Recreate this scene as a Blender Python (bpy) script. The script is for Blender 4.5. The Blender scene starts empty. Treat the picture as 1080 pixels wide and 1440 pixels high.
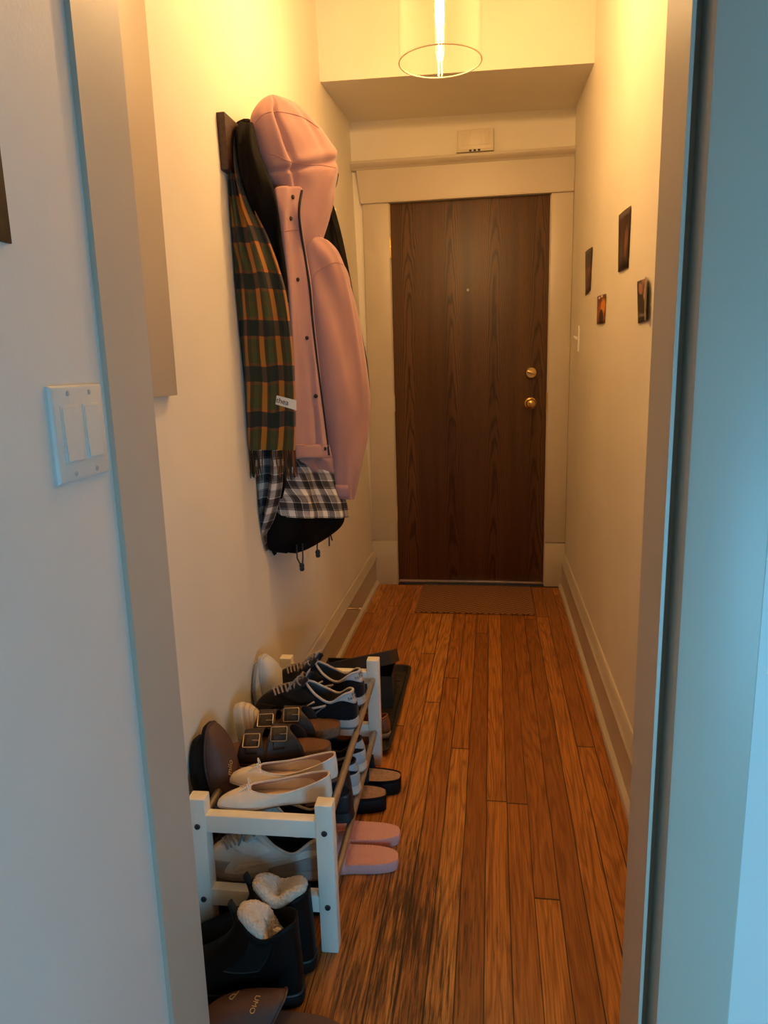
import bpy, bmesh, math, random
from mathutils import Vector, Matrix, noise as mnoise
random.seed(7)
PI = math.pi
sc = bpy.context.scene
COL = sc.collection

# ------------------------------------------------------------------ camera
F, YAW, PITCH, ROLL, CH = 1007.83, -0.151469, 0.202267, -0.0271387, 1.22907
def cam_axes():
    cy, sy, cp, sp, cr, sr = math.cos(YAW), math.sin(YAW), math.cos(PITCH), math.sin(PITCH), math.cos(ROLL), math.sin(ROLL)
    fwd = Vector((sy*cp, cy*cp, -sp)); r0 = Vector((cy, -sy, 0)); u0 = r0.cross(fwd)
    return cr*r0+sr*u0, -sr*r0+cr*u0, fwd
CR, CU, CD = cam_axes()
CC = Vector((0, 0, CH))
def ray(x, y): return CD+(x-540)/F*CR+(720-y)/F*CU
def atX(x, y, X): v = ray(x, y); return CC+v*(X/v.x)
def atY(x, y, Y): v = ray(x, y); return CC+v*(Y/v.y)
def atZ(x, y, Z): v = ray(x, y); return CC+v*((Z-CH)/v.z)
cd = bpy.data.cameras.new('camera'); cam = bpy.data.objects.new('camera', cd); COL.objects.link(cam)
cd.sensor_fit = 'VERTICAL'; cd.sensor_height = 24; cd.lens = F*24/1440; cd.clip_start = 0.02
m = Matrix.Identity(4)
for i in range(3):
    m[i][0], m[i][1], m[i][2] = CR[i], CU[i], -CD[i]
m.translation = CC
cam.matrix_world = m
sc.camera = cam

# ------------------------------------------------------------------ node helpers
class NT:
    def __init__(s, name):
        s.m = bpy.data.materials.new(name); s.m.use_nodes = True
        s.t = s.m.node_tree; s.t.nodes.clear()
        s.out = s.n('ShaderNodeOutputMaterial'); s.b = s.n('ShaderNodeBsdfPrincipled')
        s.t.links.new(s.b.outputs[0], s.out.inputs[0])
    def n(s, typ, **kw):
        d = s.t.nodes.new(typ)
        for k, v in kw.items(): setattr(d, k, v)
        return d
    def l(s, a, b): s.t.links.new(a, b)
    def val(s, inp, v):
        if hasattr(v, 'is_output'): s.l(v, inp)
        else: inp.default_value = v
    def math(s, op, a, b=None, c=None, clamp=False):
        d = s.n('ShaderNodeMath', operation=op, use_clamp=clamp)
        s.val(d.inputs[0], a)
        if b is not None: s.val(d.inputs[1], b)
        if c is not None: s.val(d.inputs[2], c)
        return d.outputs[0]
    def pos(s):
        g = s.n('ShaderNodeNewGeometry'); x = s.n('ShaderNodeSeparateXYZ'); s.l(g.outputs['Position'], x.inputs[0]); return x.outputs
    def objc(s):
        g = s.n('ShaderNodeTexCoord'); x = s.n('ShaderNodeSeparateXYZ'); s.l(g.outputs['Object'], x.inputs[0]); return x.outputs
    def uv(s):
        g = s.n('ShaderNodeTexCoord'); x = s.n('ShaderNodeSeparateXYZ'); s.l(g.outputs['UV'], x.inputs[0]); return x.outputs
    def vec(s, x, y, z):
        c = s.n('ShaderNodeCombineXYZ')
        for i, v in enumerate((x, y, z)): s.val(c.inputs[i], v)
        return c.outputs[0]
    def noise(s, vec=None, scale=5, detail=3, rough=.5, dist=0):
        d = s.n('ShaderNodeTexNoise')
        if vec is None: vec = s.n('ShaderNodeTexCoord').outputs['Object']
        s.l(vec, d.inputs['Vector']); d.inputs['Scale'].default_value = scale; d.inputs['Detail'].default_value = detail
        d.inputs['Roughness'].default_value = rough; d.inputs['Distortion'].default_value = dist
        return d.outputs[0]
    def ramp(s, fac, stops, interp='LINEAR'):
        d = s.n('ShaderNodeValToRGB'); r = d.color_ramp; r.interpolation = interp
        while len(r.elements) < len(stops): r.elements.new(0.5)
        for e, (p, c) in zip(r.elements, stops): e.position = p; e.color = (*c, 1) if len(c) == 3 else c
        s.l(fac, d.inputs[0]); return d.outputs[0]
    def mix(s, fac, a, b, blend='MIX'):
        d = s.n('ShaderNodeMix', data_type='RGBA', blend_type=blend)
        s.val(d.inputs[0], fac)
        for i, v in ((6, a), (7, b)):
            if isinstance(v, tuple): v = (*v[:3], 1)
            s.val(d.inputs[i], v)
        return d.outputs[2]
    def bump(s, h, strength=.3, dist=.01):
        d = s.n('ShaderNodeBump'); d.inputs['Strength'].default_value = strength; d.inputs['Distance'].default_value = dist
        s.l(h, d.inputs['Height']); s.l(d.outputs[0], s.b.inputs['Normal'])
    def col(s, c):
        if isinstance(c, tuple): s.b.inputs['Base Color'].default_value = (*c[:3], 1)
        else: s.l(c, s.b.inputs['Base Color'])
    def rough(s, r): s.val(s.b.inputs['Roughness'], r)

def mat(name, c, rough=.5, metal=0, var=.12, nscale=40, bump=.1, bdist=.001, stretch=None, sheen=0, spec=None):
    t = NT(name)
    if stretch:
        o = t.objc(); v = t.vec(*[t.math('MULTIPLY', o[i], stretch[i]) for i in range(3)])
    else: v = None
    nz = t.noise(v, nscale, 4, .6)
    dk = tuple(x*(1-var) for x in c); lt = tuple(min(1, x*(1+var)) for x in c)
    t.col(t.ramp(nz, [(.3, dk), (.7, lt)])); t.rough(rough); t.b.inputs['Metallic'].default_value = metal
    if bump: t.bump(nz, bump, bdist)
    if sheen:
        t.b.inputs['Sheen Weight'].default_value = sheen
    if spec is not None: t.b.inputs['Specular IOR Level'].default_value = spec
    return t.m

def wall_paint(name, c, rough=.55, bump=.12):
    t = NT(name); p = t.pos(); v = t.vec(p[0], p[1], p[2])
    big = t.noise(v, 2.2, 3); fine = t.noise(v, 260, 4, .6); roll = t.noise(v, 60, 3)
    t.col(t.ramp(big, [(.3, tuple(x*.95 for x in c)), (.7, tuple(min(1, x*1.03) for x in c))]))
    t.rough(rough); t.bump(t.math('ADD', fine, roll), bump, .0015)
    return t.m

M = {}
M['wall'] = wall_paint('cream_wall_paint', (.86, .80, .68), .6)
M['ceil'] = wall_paint('ceiling_paint', (.86, .81, .70), .7)
M['trim'] = wall_paint('taupe_trim_paint', (.575, .505, .41), .38, .1)
M['nearwall'] = wall_paint('near_room_wall_paint', (.84, .80, .74), .5, .16)
M['plastic'] = mat('ivory_plastic', (.78, .76, .70), .35, var=.03, bump=.02)
M['white_lacquer'] = mat('white_lacquered_wood', (.92, .86, .73), .4, var=.04, nscale=18, bump=.05, stretch=(1, 1, .2))
M['rod'] = mat('dull_steel', (.42, .36, .29), .38, metal=.7, var=.1, bump=.03)
M['screw'] = mat('dark_screw', (.08, .08, .085), .4, metal=.6)
M['brass'] = mat('brass', (.75, .52, .20), .22, metal=1, var=.05, bump=.02)
M['steel'] = mat('brushed_aluminium', (.75, .74, .72), .35, metal=1, var=.06)
M['blackplastic'] = mat('black_plastic', (.022, .02, .018), .45)
M['darkwood'] = mat('dark_stained_board', (.045, .018, .011), .4, nscale=12, var=.5, stretch=(8, 1, 8))
M['cream_peg'] = mat('cream_peg_paint', (.78, .66, .46), .4)

def floor_mat():
    t = NT('old_fir_floorboards'); p = t.pos()
    W = .0575
    wob = t.math('MULTIPLY', t.math('SUBTRACT', t.noise(t.vec(0., t.math('MULTIPLY', p[1], .8), 0.), 1.5, 2), .5), .012)
    xs = t.math('ADD', t.math('ADD', p[0], wob), .0105+10*W)
    px = t.math('DIVIDE', xs, W); ix = t.math('FLOOR', px); fx = t.math('FRACT', px)
    wn = t.n('ShaderNodeTexWhiteNoise', noise_dimensions='1D'); t.l(ix, wn.inputs['W']); r1 = wn.outputs[0]
    py = t.math('DIVIDE', t.math('ADD', p[1], t.math('MULTIPLY', r1, 7.3)), 2.3); iy = t.math('FLOOR', py); fy = t.math('FRACT', py)
    wn2 = t.n('ShaderNodeTexWhiteNoise', noise_dimensions='2D'); t.l(t.vec(ix, iy, 0.), wn2.inputs['Vector']); r2 = wn2.outputs[0]
    sep = t.n('ShaderNodeSeparateColor'); t.l(wn2.outputs[1], sep.inputs[0]); r3 = sep.outputs[1]
    # grain: contours of a noise field stretched along the board
    gv = t.vec(t.math('MULTIPLY', p[0], 10.), t.math('ADD', t.math('MULTIPLY', p[1], .75), t.math('MULTIPLY', r2, 31.)), t.math('MULTIPLY', r3, 17.))
    g = t.noise(gv, 1.0, 3.2, .5, .3)
    rings = t.math('MULTIPLY_ADD', t.math('SINE', t.math('MULTIPLY', g, 105.)), .5, .5)
    rings = t.math('POWER', rings, 2.4)
    fine = t.noise(t.vec(t.math('MULTIPLY', p[0], 260.), t.math('MULTIPLY', p[1], 7.), r2), 1.0, 3, .6)
    base = t.ramp(r2, [(0, (.36, .125, .025)), (.3, (.48, .172, .033)), (.55, (.57, .215, .042)), (.8, (.64, .255, .05)), (1, (.76, .345, .078))])
    dark = t.ramp(r3, [(0, (.17, .048, .010)), (1, (.28, .085, .017))])
    c = t.mix(t.math('MULTIPLY', rings, .58), base, dark)
    c = t.mix(t.math('MULTIPLY', t.math('SUBTRACT', fine, .35, clamp=True), 1.9, clamp=True), c, (.13, .042, .012))
    # worn black streaks in the trodden lane beside the shoe rack
    w1 = t.noise(t.vec(t.math('MULTIPLY', p[0], 170.), t.math('MULTIPLY', p[1], 7.), 3.), 1.0, 5, .7)
    w2 = t.noise(t.vec(t.math('MULTIPLY', p[0], 7.), t.math('MULTIPLY', p[1], 2.6), 7.), 1.0, 3, .6)
    dx = t.math('DIVIDE', t.math('ADD', p[0], .20), .20); lane = t.math('POWER', 2.718, t.math('MULTIPLY', t.math('MULTIPLY', dx, dx), -1.0))
    dy = t.math('DIVIDE', t.math('SUBTRACT', p[1], 1.25), .60); lane2 = t.math('POWER', 2.718, t.math('MULTIPLY', t.math('MULTIPLY', dy, dy), -1.0))
    k = t.math('ADD', t.math('MULTIPLY', t.math('MULTIPLY', lane, lane2), .27), t.math('MULTIPLY', t.math('SUBTRACT', w2, .5), .35))
    k = t.math('ADD', k, t.math('SUBTRACT', w1, .66))
    k = t.math('MULTIPLY', k, 6.5, clamp=True)
    c = t.mix(t.math('MULTIPLY', k, .86), c, (.028, .016, .008))
    # grey scuffs
    s1 = t.noise(t.vec(t.math('MULTIPLY', p[0], 30.), t.math('MULTIPLY', p[1], 4.), 11.), 1.0, 4, .7)
    c = t.mix(t.math('MULTIPLY', t.math('SUBTRACT', s1, .60, clamp=True), 1.6, clamp=True), c, (.16, .11, .065))
    # knots
    # gaps between boards
    e = t.math('MINIMUM', fx, t.math('SUBTRACT', 1., fx))
    gap = t.math('LESS_THAN', e, t.math('MULTIPLY_ADD', r1, .022, .012))
    e2 = t.math('LESS_THAN', fy, .0022)
    gp = t.math('MAXIMUM', gap, e2)
    c = t.mix(t.math('MULTIPLY', gp, .88), c, (.018, .009, .005))
    t.col(c)
    t.rough(t.math('ADD', t.math('MULTIPLY_ADD', fine, .18, .36), t.math('MULTIPLY', k, .25)))
    h = t.math('SUBTRACT', t.math('MULTIPLY', rings, -.15), t.math('MULTIPLY', gp, 1.))
    t.bump(h, .35, .0015)
    t.b.inputs['Specular IOR Level'].default_value = .35
    return t.m
M['floor'] = floor_mat()

def door_mat_wood():
    t = NT('dark_oak_veneer'); p = t.pos()
    W = .112
    px = t.math('DIVIDE', t.math('ADD', p[0], .519+.012), W*2); fx = t.math('SUBTRACT', t.math('FRACT', px), .42)
    ix = t.math('FLOOR', px)
    wn = t.n('ShaderNodeTexWhiteNoise', noise_dimensions='1D'); t.l(ix, wn.inputs['W']); r1 = wn.outputs[0]
    warp = t.math('SUBTRACT', t.noise(t.vec(t.math('MULTIPLY', p[0], 9.), t.math('MULTIPLY', p[2], 1.6), t.math('MULTIPLY', r1, 3.)), 1.0, 3, .55), .5)
    z = t.math('ADD', p[2], t.math('MULTIPLY', r1, .5))
    warp2 = t.math('SUBTRACT', t.noise(t.vec(t.math('MULTIPLY', p[0], 45.), t.math('MULTIPLY', p[2], 9.), 5.), 1.0, 2, .5), .5)
    fxx = t.math('ADD', fx, t.math('MULTIPLY', warp, .10))
    q = t.math('MULTIPLY', t.math('ABSOLUTE', fxx), t.math('ABSOLUTE', fxx))
    ph = t.math('ADD', t.math('MULTIPLY', z, .34), t.math('ADD', t.math('MULTIPLY', q, 5.2), t.math('ADD', t.math('MULTIPLY', warp, .36), t.math('MULTIPLY', warp2, .05))))
    rings = t.math('MULTIPLY_ADD', t.math('SINE', t.math('MULTIPLY', ph, 2*PI*13.)), .5, .5)
    rings = t.math('POWER', rings, 3.)
    pores = t.noise(t.vec(t.math('MULTIPLY', p[0], 420.), t.math('MULTIPLY', p[2], 9.), 0.), 1.0, 4, .7)
    tone = t.noise(t.vec(t.math('MULTIPLY', p[0], 12.), t.math('MULTIPLY', p[2], .5), 2.), 1.0, 3, .5)
    c = t.ramp(tone, [(.3, (.070, .029, .012)), (.7, (.145, .064, .027))])
    c = t.mix(t.math('MULTIPLY', rings, .82), c, (.018, .0065, .003))
    c = t.mix(t.math('MULTIPLY', t.math('SUBTRACT', pores, .48, clamp=True), 2.6, clamp=True), c, (.018, .007, .004))
    t.col(c); t.rough(.42); t.bump(pores, .12, .001)
    return t.m
M['door'] = door_mat_wood()

# ------------------------------------------------------------------ mesh helpers
class MB:
    def __init__(s): s.v = []; s.f = []; s.uv = None
    def add(s, vs, fs):
        o = len(s.v); s.v += [tuple(v) for v in vs]; s.f += [tuple(i+o for i in f) for f in fs]; return s
    def box(s, x0, x1, y0, y1, z0, z1, b=0):
        if b <= 0:
            vs = [(x0, y0, z0), (x1, y0, z0), (x1, y1, z0), (x0, y1, z0), (x0, y0, z1), (x1, y0, z1), (x1, y1, z1), (x0, y1, z1)]
            return s.add(vs, [(0, 3, 2, 1), (4, 5, 6, 7), (0, 1, 5, 4), (1, 2, 6, 5), (2, 3, 7, 6), (3, 0, 4, 7)])
        bm = bmesh.new(); bmesh.ops.create_cube(bm, size=1)
        for v in bm.verts: v.co = Vector((x0+(v.co.x+.5)*(x1-x0), y0+(v.co.y+.5)*(y1-y0), z0+(v.co.z+.5)*(z1-z0)))
        bmesh.ops.bevel(bm, geom=list(bm.edges), offset=b, segments=2, affect='EDGES', profile=.5)
        s.addbm(bm); return s
    def addbm(s, bm):
        bm.verts.index_update()
        s.add([v.co[:] for v in bm.verts], [[v.index for v in f.verts] for f in bm.faces]); bm.free()
    def loft(s, loops, cap0=True, cap1=True, closed=True):
        n = len(loops[0]); o = len(s.v)
        for lp in loops: s.v += [tuple(p) for p in lp]
        for i in range(len(loops)-1):
            for j in range(n if closed else n-1):
                k = (j+1) % n
                s.f.append((o+i*n+j, o+i*n+k, o+(i+1)*n+k, o+(i+1)*n+j))
        if cap0: s.f.append(tuple(o+j for j in reversed(range(n))))
        if cap1: s.f.append(tuple(o+(len(loops)-1)*n+j for j in range(n)))
        return s
    def tube(s, pts, r, n=10, closed=False, flat=1.0):
        pts = [Vector(p) for p in pts]; m = len(pts); loops = []
        up = Vector((0, 0, 1)); prev = None
        for i, p in enumerate(pts):
            if closed: d = pts[(i+1) % m]-pts[i-1]
            else: d = pts[min(i+1, m-1)]-pts[max(i-1, 0)]
            d = d.normalized() if d.length > 1e-9 else Vector((1, 0, 0))
            if prev is None:
                a = d.cross(up)
                if a.length < .05: a = d.cross(Vector((1, 0, 0)))
            else: a = prev-d*prev.dot(d)
            a.normalize(); prev = a; b = d.cross(a)
            rr = r[i] if isinstance(r, (list, tuple)) else r
            loops.append([p+a*rr*math.cos(2*PI*k/n)+b*rr*flat*math.sin(2*PI*k/n) for k in range(n)])
        if closed: s.loft(loops+[loops[0]], False, False)
        else: s.loft(loops)
        return s
    def lathe(s, prof, origin=(0, 0, 0), axis='z', n=32):
        loops = []
        for r, h in prof:
            lp = []
            for k in range(n):
                a = 2*PI*k/n; x, y = r*math.cos(a), r*math.sin(a)
                p = {'z': (x, y, h), 'y': (x, h, -y), 'x': (h, x, y)}[axis]
                lp.append((p[0]+origin[0], p[1]+origin[1], p[2]+origin[2]))
            loops.append(lp)
        return s.loft(loops)
    def extrude(s, prof, axis, a, b):
        """closed 2D profile extruded along an axis: 'y' -> (x,z) profile, 'x' -> (y,z)"""
        if axis == 'y': L0 = [(p[0], a, p[1]) for p in prof]; L1 = [(p[0], b, p[1]) for p in prof]
        elif axis == 'x': L0 = [(a, p[0], p[1]) for p in prof]; L1 = [(b, p[0], p[1]) for p in prof]
        else: L0 = [(p[0], p[1], a) for p in prof]; L1 = [(p[0], p[1], b) for p in prof]
        return s.loft([L0, L1])
    def build(s, name, m, parent=None, smooth=True, angle=40, solid=0, uvs=None, sub=0, inner=None):
        me = bpy.data.meshes.new(name); me.from_pydata(s.v, [], s.f); me.update()
        if uvs:
            ul = me.uv_layers.new(name='UVMap')
            for lp in me.loops: ul.data[lp.index].uv = uvs[lp.vertex_index]
        bm = bmesh.new(); bm.from_mesh(me); bmesh.ops.recalc_face_normals(bm, faces=bm.faces); bm.to_mesh(me); bm.free()
        o = bpy.data.objects.new(name, me); COL.objects.link(o)
        if m: me.materials.append(m)
        if smooth:
            for p in me.polygons: p.use_smooth = True
            try: me.set_sharp_from_angle(angle=math.radians(angle))
            except Exception: pass
        if parent: o.parent = parent
        if solid:
            md = o.modifiers.new('thickness', 'SOLIDIFY'); md.thickness = abs(solid); md.offset = -1 if solid > 0 else 1
            md.use_rim = True
            if inner: me.materials.append(inner); md.material_offset = 1
        if sub:
            md = o.modifiers.new('sub', 'SUBSURF'); md.levels = sub; md.render_levels = sub
        return o

def tag(o, label=None, cat=None, group=None, kind=None):
    if label: o['label'] = label
    if cat: o['category'] = cat
    if group: o['group'] = group
    if kind: o['kind'] = kind
    return o
def thing(name, label, cat, loc=(0, 0, 0), rot=(0, 0, 0), group=None):
    o = bpy.data.objects.new(name, None); COL.objects.link(o); o.location = loc; o.rotation_euler = rot
    o.empty_display_size = .05
    return tag(o, label, cat, group)
def struct(name, mb, m, parent=None, smooth=True, **k):
    o = mb.build(name, m, parent, smooth=smooth, **k)
    if not parent: o['kind'] = 'structure'
    return o
def text_part(name, txt, size, m, parent, mtx, depth=.0004, shear=0, spacing=1):
    cu = bpy.data.curves.new(name, 'FONT'); cu.body = txt; cu.size = size; cu.extrude = depth; cu.align_x = 'CENTER'; cu.align_y = 'CENTER'
    cu.shear = shear; cu.space_character = spacing
    t = bpy.data.objects.new(name+'_tmp', cu); COL.objects.link(t)
    dg = bpy.context.evaluated_depsgraph_get()
    me = bpy.data.meshes.new_from_object(t.evaluated_get(dg))
    bpy.data.objects.remove(t); bpy.data.curves.remove(cu)
    me.name = name; me.transform(mtx)
    me.materials.clear(); me.materials.append(m)
    o = bpy.data.objects.new(name, me); COL.objects.link(o)
    if parent: o.parent = parent
    return o
def frame_mtx(o, xa, ya):
    xa = Vector(xa).normalized(); ya = Vector(ya); ya = (ya-xa*ya.dot(xa)).normalized(); za = xa.cross(ya)
    m = Matrix.Identity(4)
    for i in range(3): m[i][0], m[i][1], m[i][2], m[i][3] = xa[i], ya[i], za[i], o[i]
    return m
def interp(tab, s):
    """smooth interpolation through (x,y) pairs"""
    if s <= tab[0][0]: return tab[0][1]
    if s >= tab[-1][0]: return tab[-1][1]
    for i in range(len(tab)-1):
        if tab[i][0] <= s <= tab[i+1][0]:
            x0, y0 = tab[i]; x1, y1 = tab[i+1]; h = x1-x0; t = (s-x0)/h
            m0 = (y1-tab[i-1][1])/(x1-tab[i-1][0])*h if i > 0 else (y1-y0)
            m1 = (tab[i+2][1]-y0)/(tab[i+2][0]-x0)*h if i+2 < len(tab) else (y1-y0)
            return (2*t**3-3*t*t+1)*y0+(t**3-2*t*t+t)*m0+(-2*t**3+3*t*t)*y1+(t**3-t*t)*m1
    return tab[-1][1]

# ------------------------------------------------------------------ the room shell
D = 3.915
def xl(z): return -.668-.024*(z-.2)      # the old left wall leans outwards a little
XR = .402
HC = 2.72                                 # ceiling
YN, YF = .893, 1.016                      # near and far face of the wall with the opening
XJL, XJR, XNL = -.497, .2094, -.505
# floor
mb = MB()
nx, ny = 2, 2
mb.box(-.9, 1.85, -1.15, D+.2, -.05, 0)
struct('floor', mb, M['floor'], smooth=False)
# hall walls
mb = MB(); mb.extrude([(xl(0), 0), (xl(HC), HC), (xl(HC)-.12, HC), (xl(0)-.12, 0)], 'y', YF, D+.05)
struct('wall_left', mb, M['wall'], smooth=False)
mb = MB(); mb.box(XR, XR+.12, YF, D+.05, 0, HC)
struct('wall_right', mb, M['wall'], smooth=False)
mb = MB()
DX0, DX1, DZ = -.521, .2865, 2.043
mb.box(-.80, DX0-.012, D, D+.12, 0, HC); mb.box(DX1+.012, XR+.1, D, D+.12, 0, HC); mb.box(DX0-.012, DX1+.012, D, D+.12, DZ+.01, HC)
struct('wall_back', mb, M['wall'], smooth=False)
mb = MB(); mb.box(-.9, XR+.15, YF-.12, D+.12, HC, HC+.08)
struct('ceiling', mb, M['ceil'], smooth=False)
mb = MB(); mb.add([(xl(2.4)-.02, 3.262, 2.408), (XR, 3.262, 2.390), (XR, D+.02, 2.432), (xl(2.4)-.02, D+.02, 2.448),
                   (xl(HC)-.02, 3.262, HC), (XR, 3.262, HC), (XR, D+.02, HC), (xl(HC)-.02, D+.02, HC)],
                  [(0, 3, 2, 1), (4, 5, 6, 7), (0, 1, 5, 4), (1, 2, 6, 5), (2, 3, 7, 6), (3, 0, 4, 7)])
struct('wall_dropped_beam', mb, M['wall'], smooth=False)
# baseboards: tall board, moulded cap, quarter-round at the floor
def base_profile(s):
    pts = [(0, 0), (.034, 0), (.034, .010), (.031, .017), (.024, .022), (.018, .024), (.018, .146), (.022, .150), (.024, .156), (.019, .163), (.017, .170), (.012, .180), (.010, .188), (.005, .195), (0, .197)]
    return [(s*x, z) for x, z in pts]
mb = MB(); mb.extrude([(xl(.05)+x, z) for x, z in base_profile(1)], 'y', YF, D-.002)
mb.extrude([(D-x, z) for x, z in base_profile(1)], 'x', xl(.05)-.0, -.655)
struct('baseboard_left', mb, M['trim'], angle=30)
mb = MB(); mb.extrude([(XR+x, z*.97) for x, z in base_profile(-1)], 'y', YF, D-.002)
struct('baseboard_right', mb, M['trim'], angle=30)
# door casing
cf = D-.022
mb = MB()
mb.box(-.662, DX0-.006, cf, D+.03, .255, DZ+.004, .002)
struct('trim_1', mb, M['trim'])
mb = MB(); mb.box(DX1+.006, XR-.002, cf, D+.03, .255, DZ+.004, .002)
struct('trim_2', mb, M['trim'])
mb = MB(); mb.box(-.668, DX0-.004, cf-.007, D+.03, 0, .255, .002)
struct('trim_3', mb, M['trim'])
mb = MB(); mb.box(DX1+.004, XR-.002, cf-.007, D+.03, 0, .250, .002)
struct('trim_4', mb, M['trim'])
mb = MB(); mb.extrude([(-.672, DZ+.004), (XR-.002, DZ+.004), (XR-.002, 2.214), (-.692, 2.214)], 'y', 0, 1)
mb.v = [(x, (cf-.004) if y == 0 else D+.02, z) for x, y, z in mb.v]
mb.box(-.668, XR-.002, cf-.010, D, DZ+.002, DZ+.010, .002)
struct('trim_5', mb, M['trim'])
cap = [(0, 2.208), (-.030, 2.208), (-.034, 2.214), (-.044, 2.220), (-.052, 2.228), (-.055, 2.234), (-.055, 2.246), (0, 2.246)]
mb = MB(); mb.extrude([(D+y, z) for y, z in cap], 'x', xl(2.2)+.001, XR-.001)
struct('trim_6', mb, M['trim'], angle=25)
# jamb stop around the slab
mb = MB(); mb.box(DX0-.008, DX0-.001, D-.008, D+.06, .0, DZ); mb.box(DX1+.001, DX1+.008, D-.008, D+.06, 0, DZ); mb.box(DX0-.008, DX1+.008, D-.008, D+.06, DZ+.001, DZ+.012)
struct('trim_7', mb, M['trim'], smooth=False)
# dark sill under the door
mb = MB(); mb.box(DX0, DX1+.09, D-.03, D+.1, 0, .006, .001)
struct('trim_8', mb, mat('worn_dark_sill', (.03, .024, .02), .5))

# the door slab
mb = MB(); mb.box(DX0, DX1, D-.004, D+.04, .014, DZ, .0015)
door = struct('door_1', mb, M['door'])
tag(door, 'dark brown oak veneer entry door with brass knob and deadbolt', None)
def dpart(name, mb, m, parent=door, label=None, **k):
    o = mb.build(name, m, parent, **k)
    if label: o['label'] = label
    return o
dp = atY(747, 524, D-.01); kp = atY(746, 567, D-.01)
mb = MB(); mb.lathe([(.001, -.019), (.026, -.017), (.031, -.010), (.032, -.003), (.032, 0)], (dp.x, D-.004, dp.z), 'y')
db = dpart('deadbolt', mb, M['brass'], label='round brass deadbolt')
mb = MB(); mb.box(-.022, .022, -.030, -.016, -.006, .006, .003)
tm = Matrix.Translation((dp.x, D-.004, dp.z)) @ Matrix.Rotation(math.radians(15), 4, 'Y')
mb.v = [tuple(tm @ Vector(v)) for v in mb.v]
dpart('thumb_turn', mb, M['brass'], db)
mb = MB(); mb.lathe([(.001, -.012), (.020, -.012), (.030, -.008), (.033, -.003), (.033, 0)], (kp.x, D-.004, kp.z), 'y')
kb = dpart('knob_rosette', mb, M['brass'], label='round brass rosette')
mb = MB(); mb.lathe([(.001, -.066), (.010, -.065), (.019, -.060), (.0245, -.050), (.0255, -.042), (.022, -.032), (.014, -.024), (.011, -.018), (.011, -.008)], (kp.x, D-.004, kp.z), 'y')
dpart('knob', mb, M['brass'], kb)
pp = atY(658, 408, D)
mb = MB(); mb.lathe([(.001, -.004), (.006, -.004), (.0075, -.002), (.0075, 0)], (pp.x, D-.004, pp.z), 'y', 16)
dpart('peephole', mb, mat('bright_peephole_ring', (.95, .85, .65), .15, metal=.6), label='bright round peephole')
for (hx, hy) in ((549, 350), (554, 567), (558, 722)):
    h = atY(hx, hy, D)
    mb = MB(); mb.tube([(DX0-.004, D-.012, h.z-.046), (DX0-.004, D-.012, h.z+.046)], .0058, 12)
    mb.box(DX0-.012, DX0+.002, D-.010, D-.002, h.z-.044, h.z+.044)
    for q in (-.05, .05): mb.lathe([(.001, -.004), (.004, -.003), (.0045, 0), (.004, .003), (.001, .004)], (DX0-.004, D-.012, h.z+q), 'z', 10)
    dpart('hinge', mb, M['brass'] if hy < 400 else M['trim'], label='bare brass hinge' if hy < 400 else 'painted over hinge')
mb = MB(); mb.box(DX0+.006, DX1-.004, D-.016, D-.004, .010, .026, .002)
dpart('door_sweep', mb, M['steel'], label='aluminium door sweep')
mb = MB(); mb.box(DX1-.0015, DX1+.0075, D-.009, D-.003, .955, 1.065)
o = mb.build('strike_plate', M['brass'], door); o['label'] = 'brass strike plate on the jamb'

# ------------------------------------------------------------------ the opening towards the camera
mb = MB()
mb.box(-.82, XJL, YN, YF, 0, HC, .0)
struct('wall_opening_left', mb, M['trim'], smooth=False)
mb = MB(); mb.box(XJL, XJR, YN, YF, 2.12, HC)
struct('wall_opening_top', mb, M['trim'], smooth=False)
mb = MB(); mb.box(XJR, XJR+.0045, YN, YF, 0, HC, 0)
mb.box(XJR+.0045, XJR+.0175, YN+.03, YF, 0, HC)
mb.box(XJR+.0175, 1.8, YN+.001, YF, 0, HC)
struct('trim_9', mb, M['trim'], smooth=False)
WX0, WX1, WZ0, WZ1, WY = .50, 1.10, .10, .95, -.60
# casing leg on the near side of the right jamb, with a deep groove and a rounded inner edge
def casing_prof(x0, x1):
    P = [(x0, YN+.02), (x0, YN-.010), (x0+.0012, YN-.015), (x0+.0035, YN-.0195), (x0+.008, YN-.0215), (x1-.002, YN-.0225), (x1, YN-.0205), (x1, YN+.02)]
    return P
mb = MB(); mb.extrude(casing_prof(XJR+.0165, .3215), 'z', 0, 2.2)
struct('trim_10', mb, M['trim'], angle=35)
# near wall (right of the opening) facing the photographer's room
mb = MB(); mb.box(.28, 1.72, YN-.012, YN+.004, 0, HC)
struct('wall_near_right', mb, M['nearwall'], smooth=False)
# near left wall with the switches, ending at the opening
mb = MB(); mb.box(-.82, XNL, WY-.15, YN, 0, HC)
struct('wall_near_left', mb, M['nearwall'], smooth=False)
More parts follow.
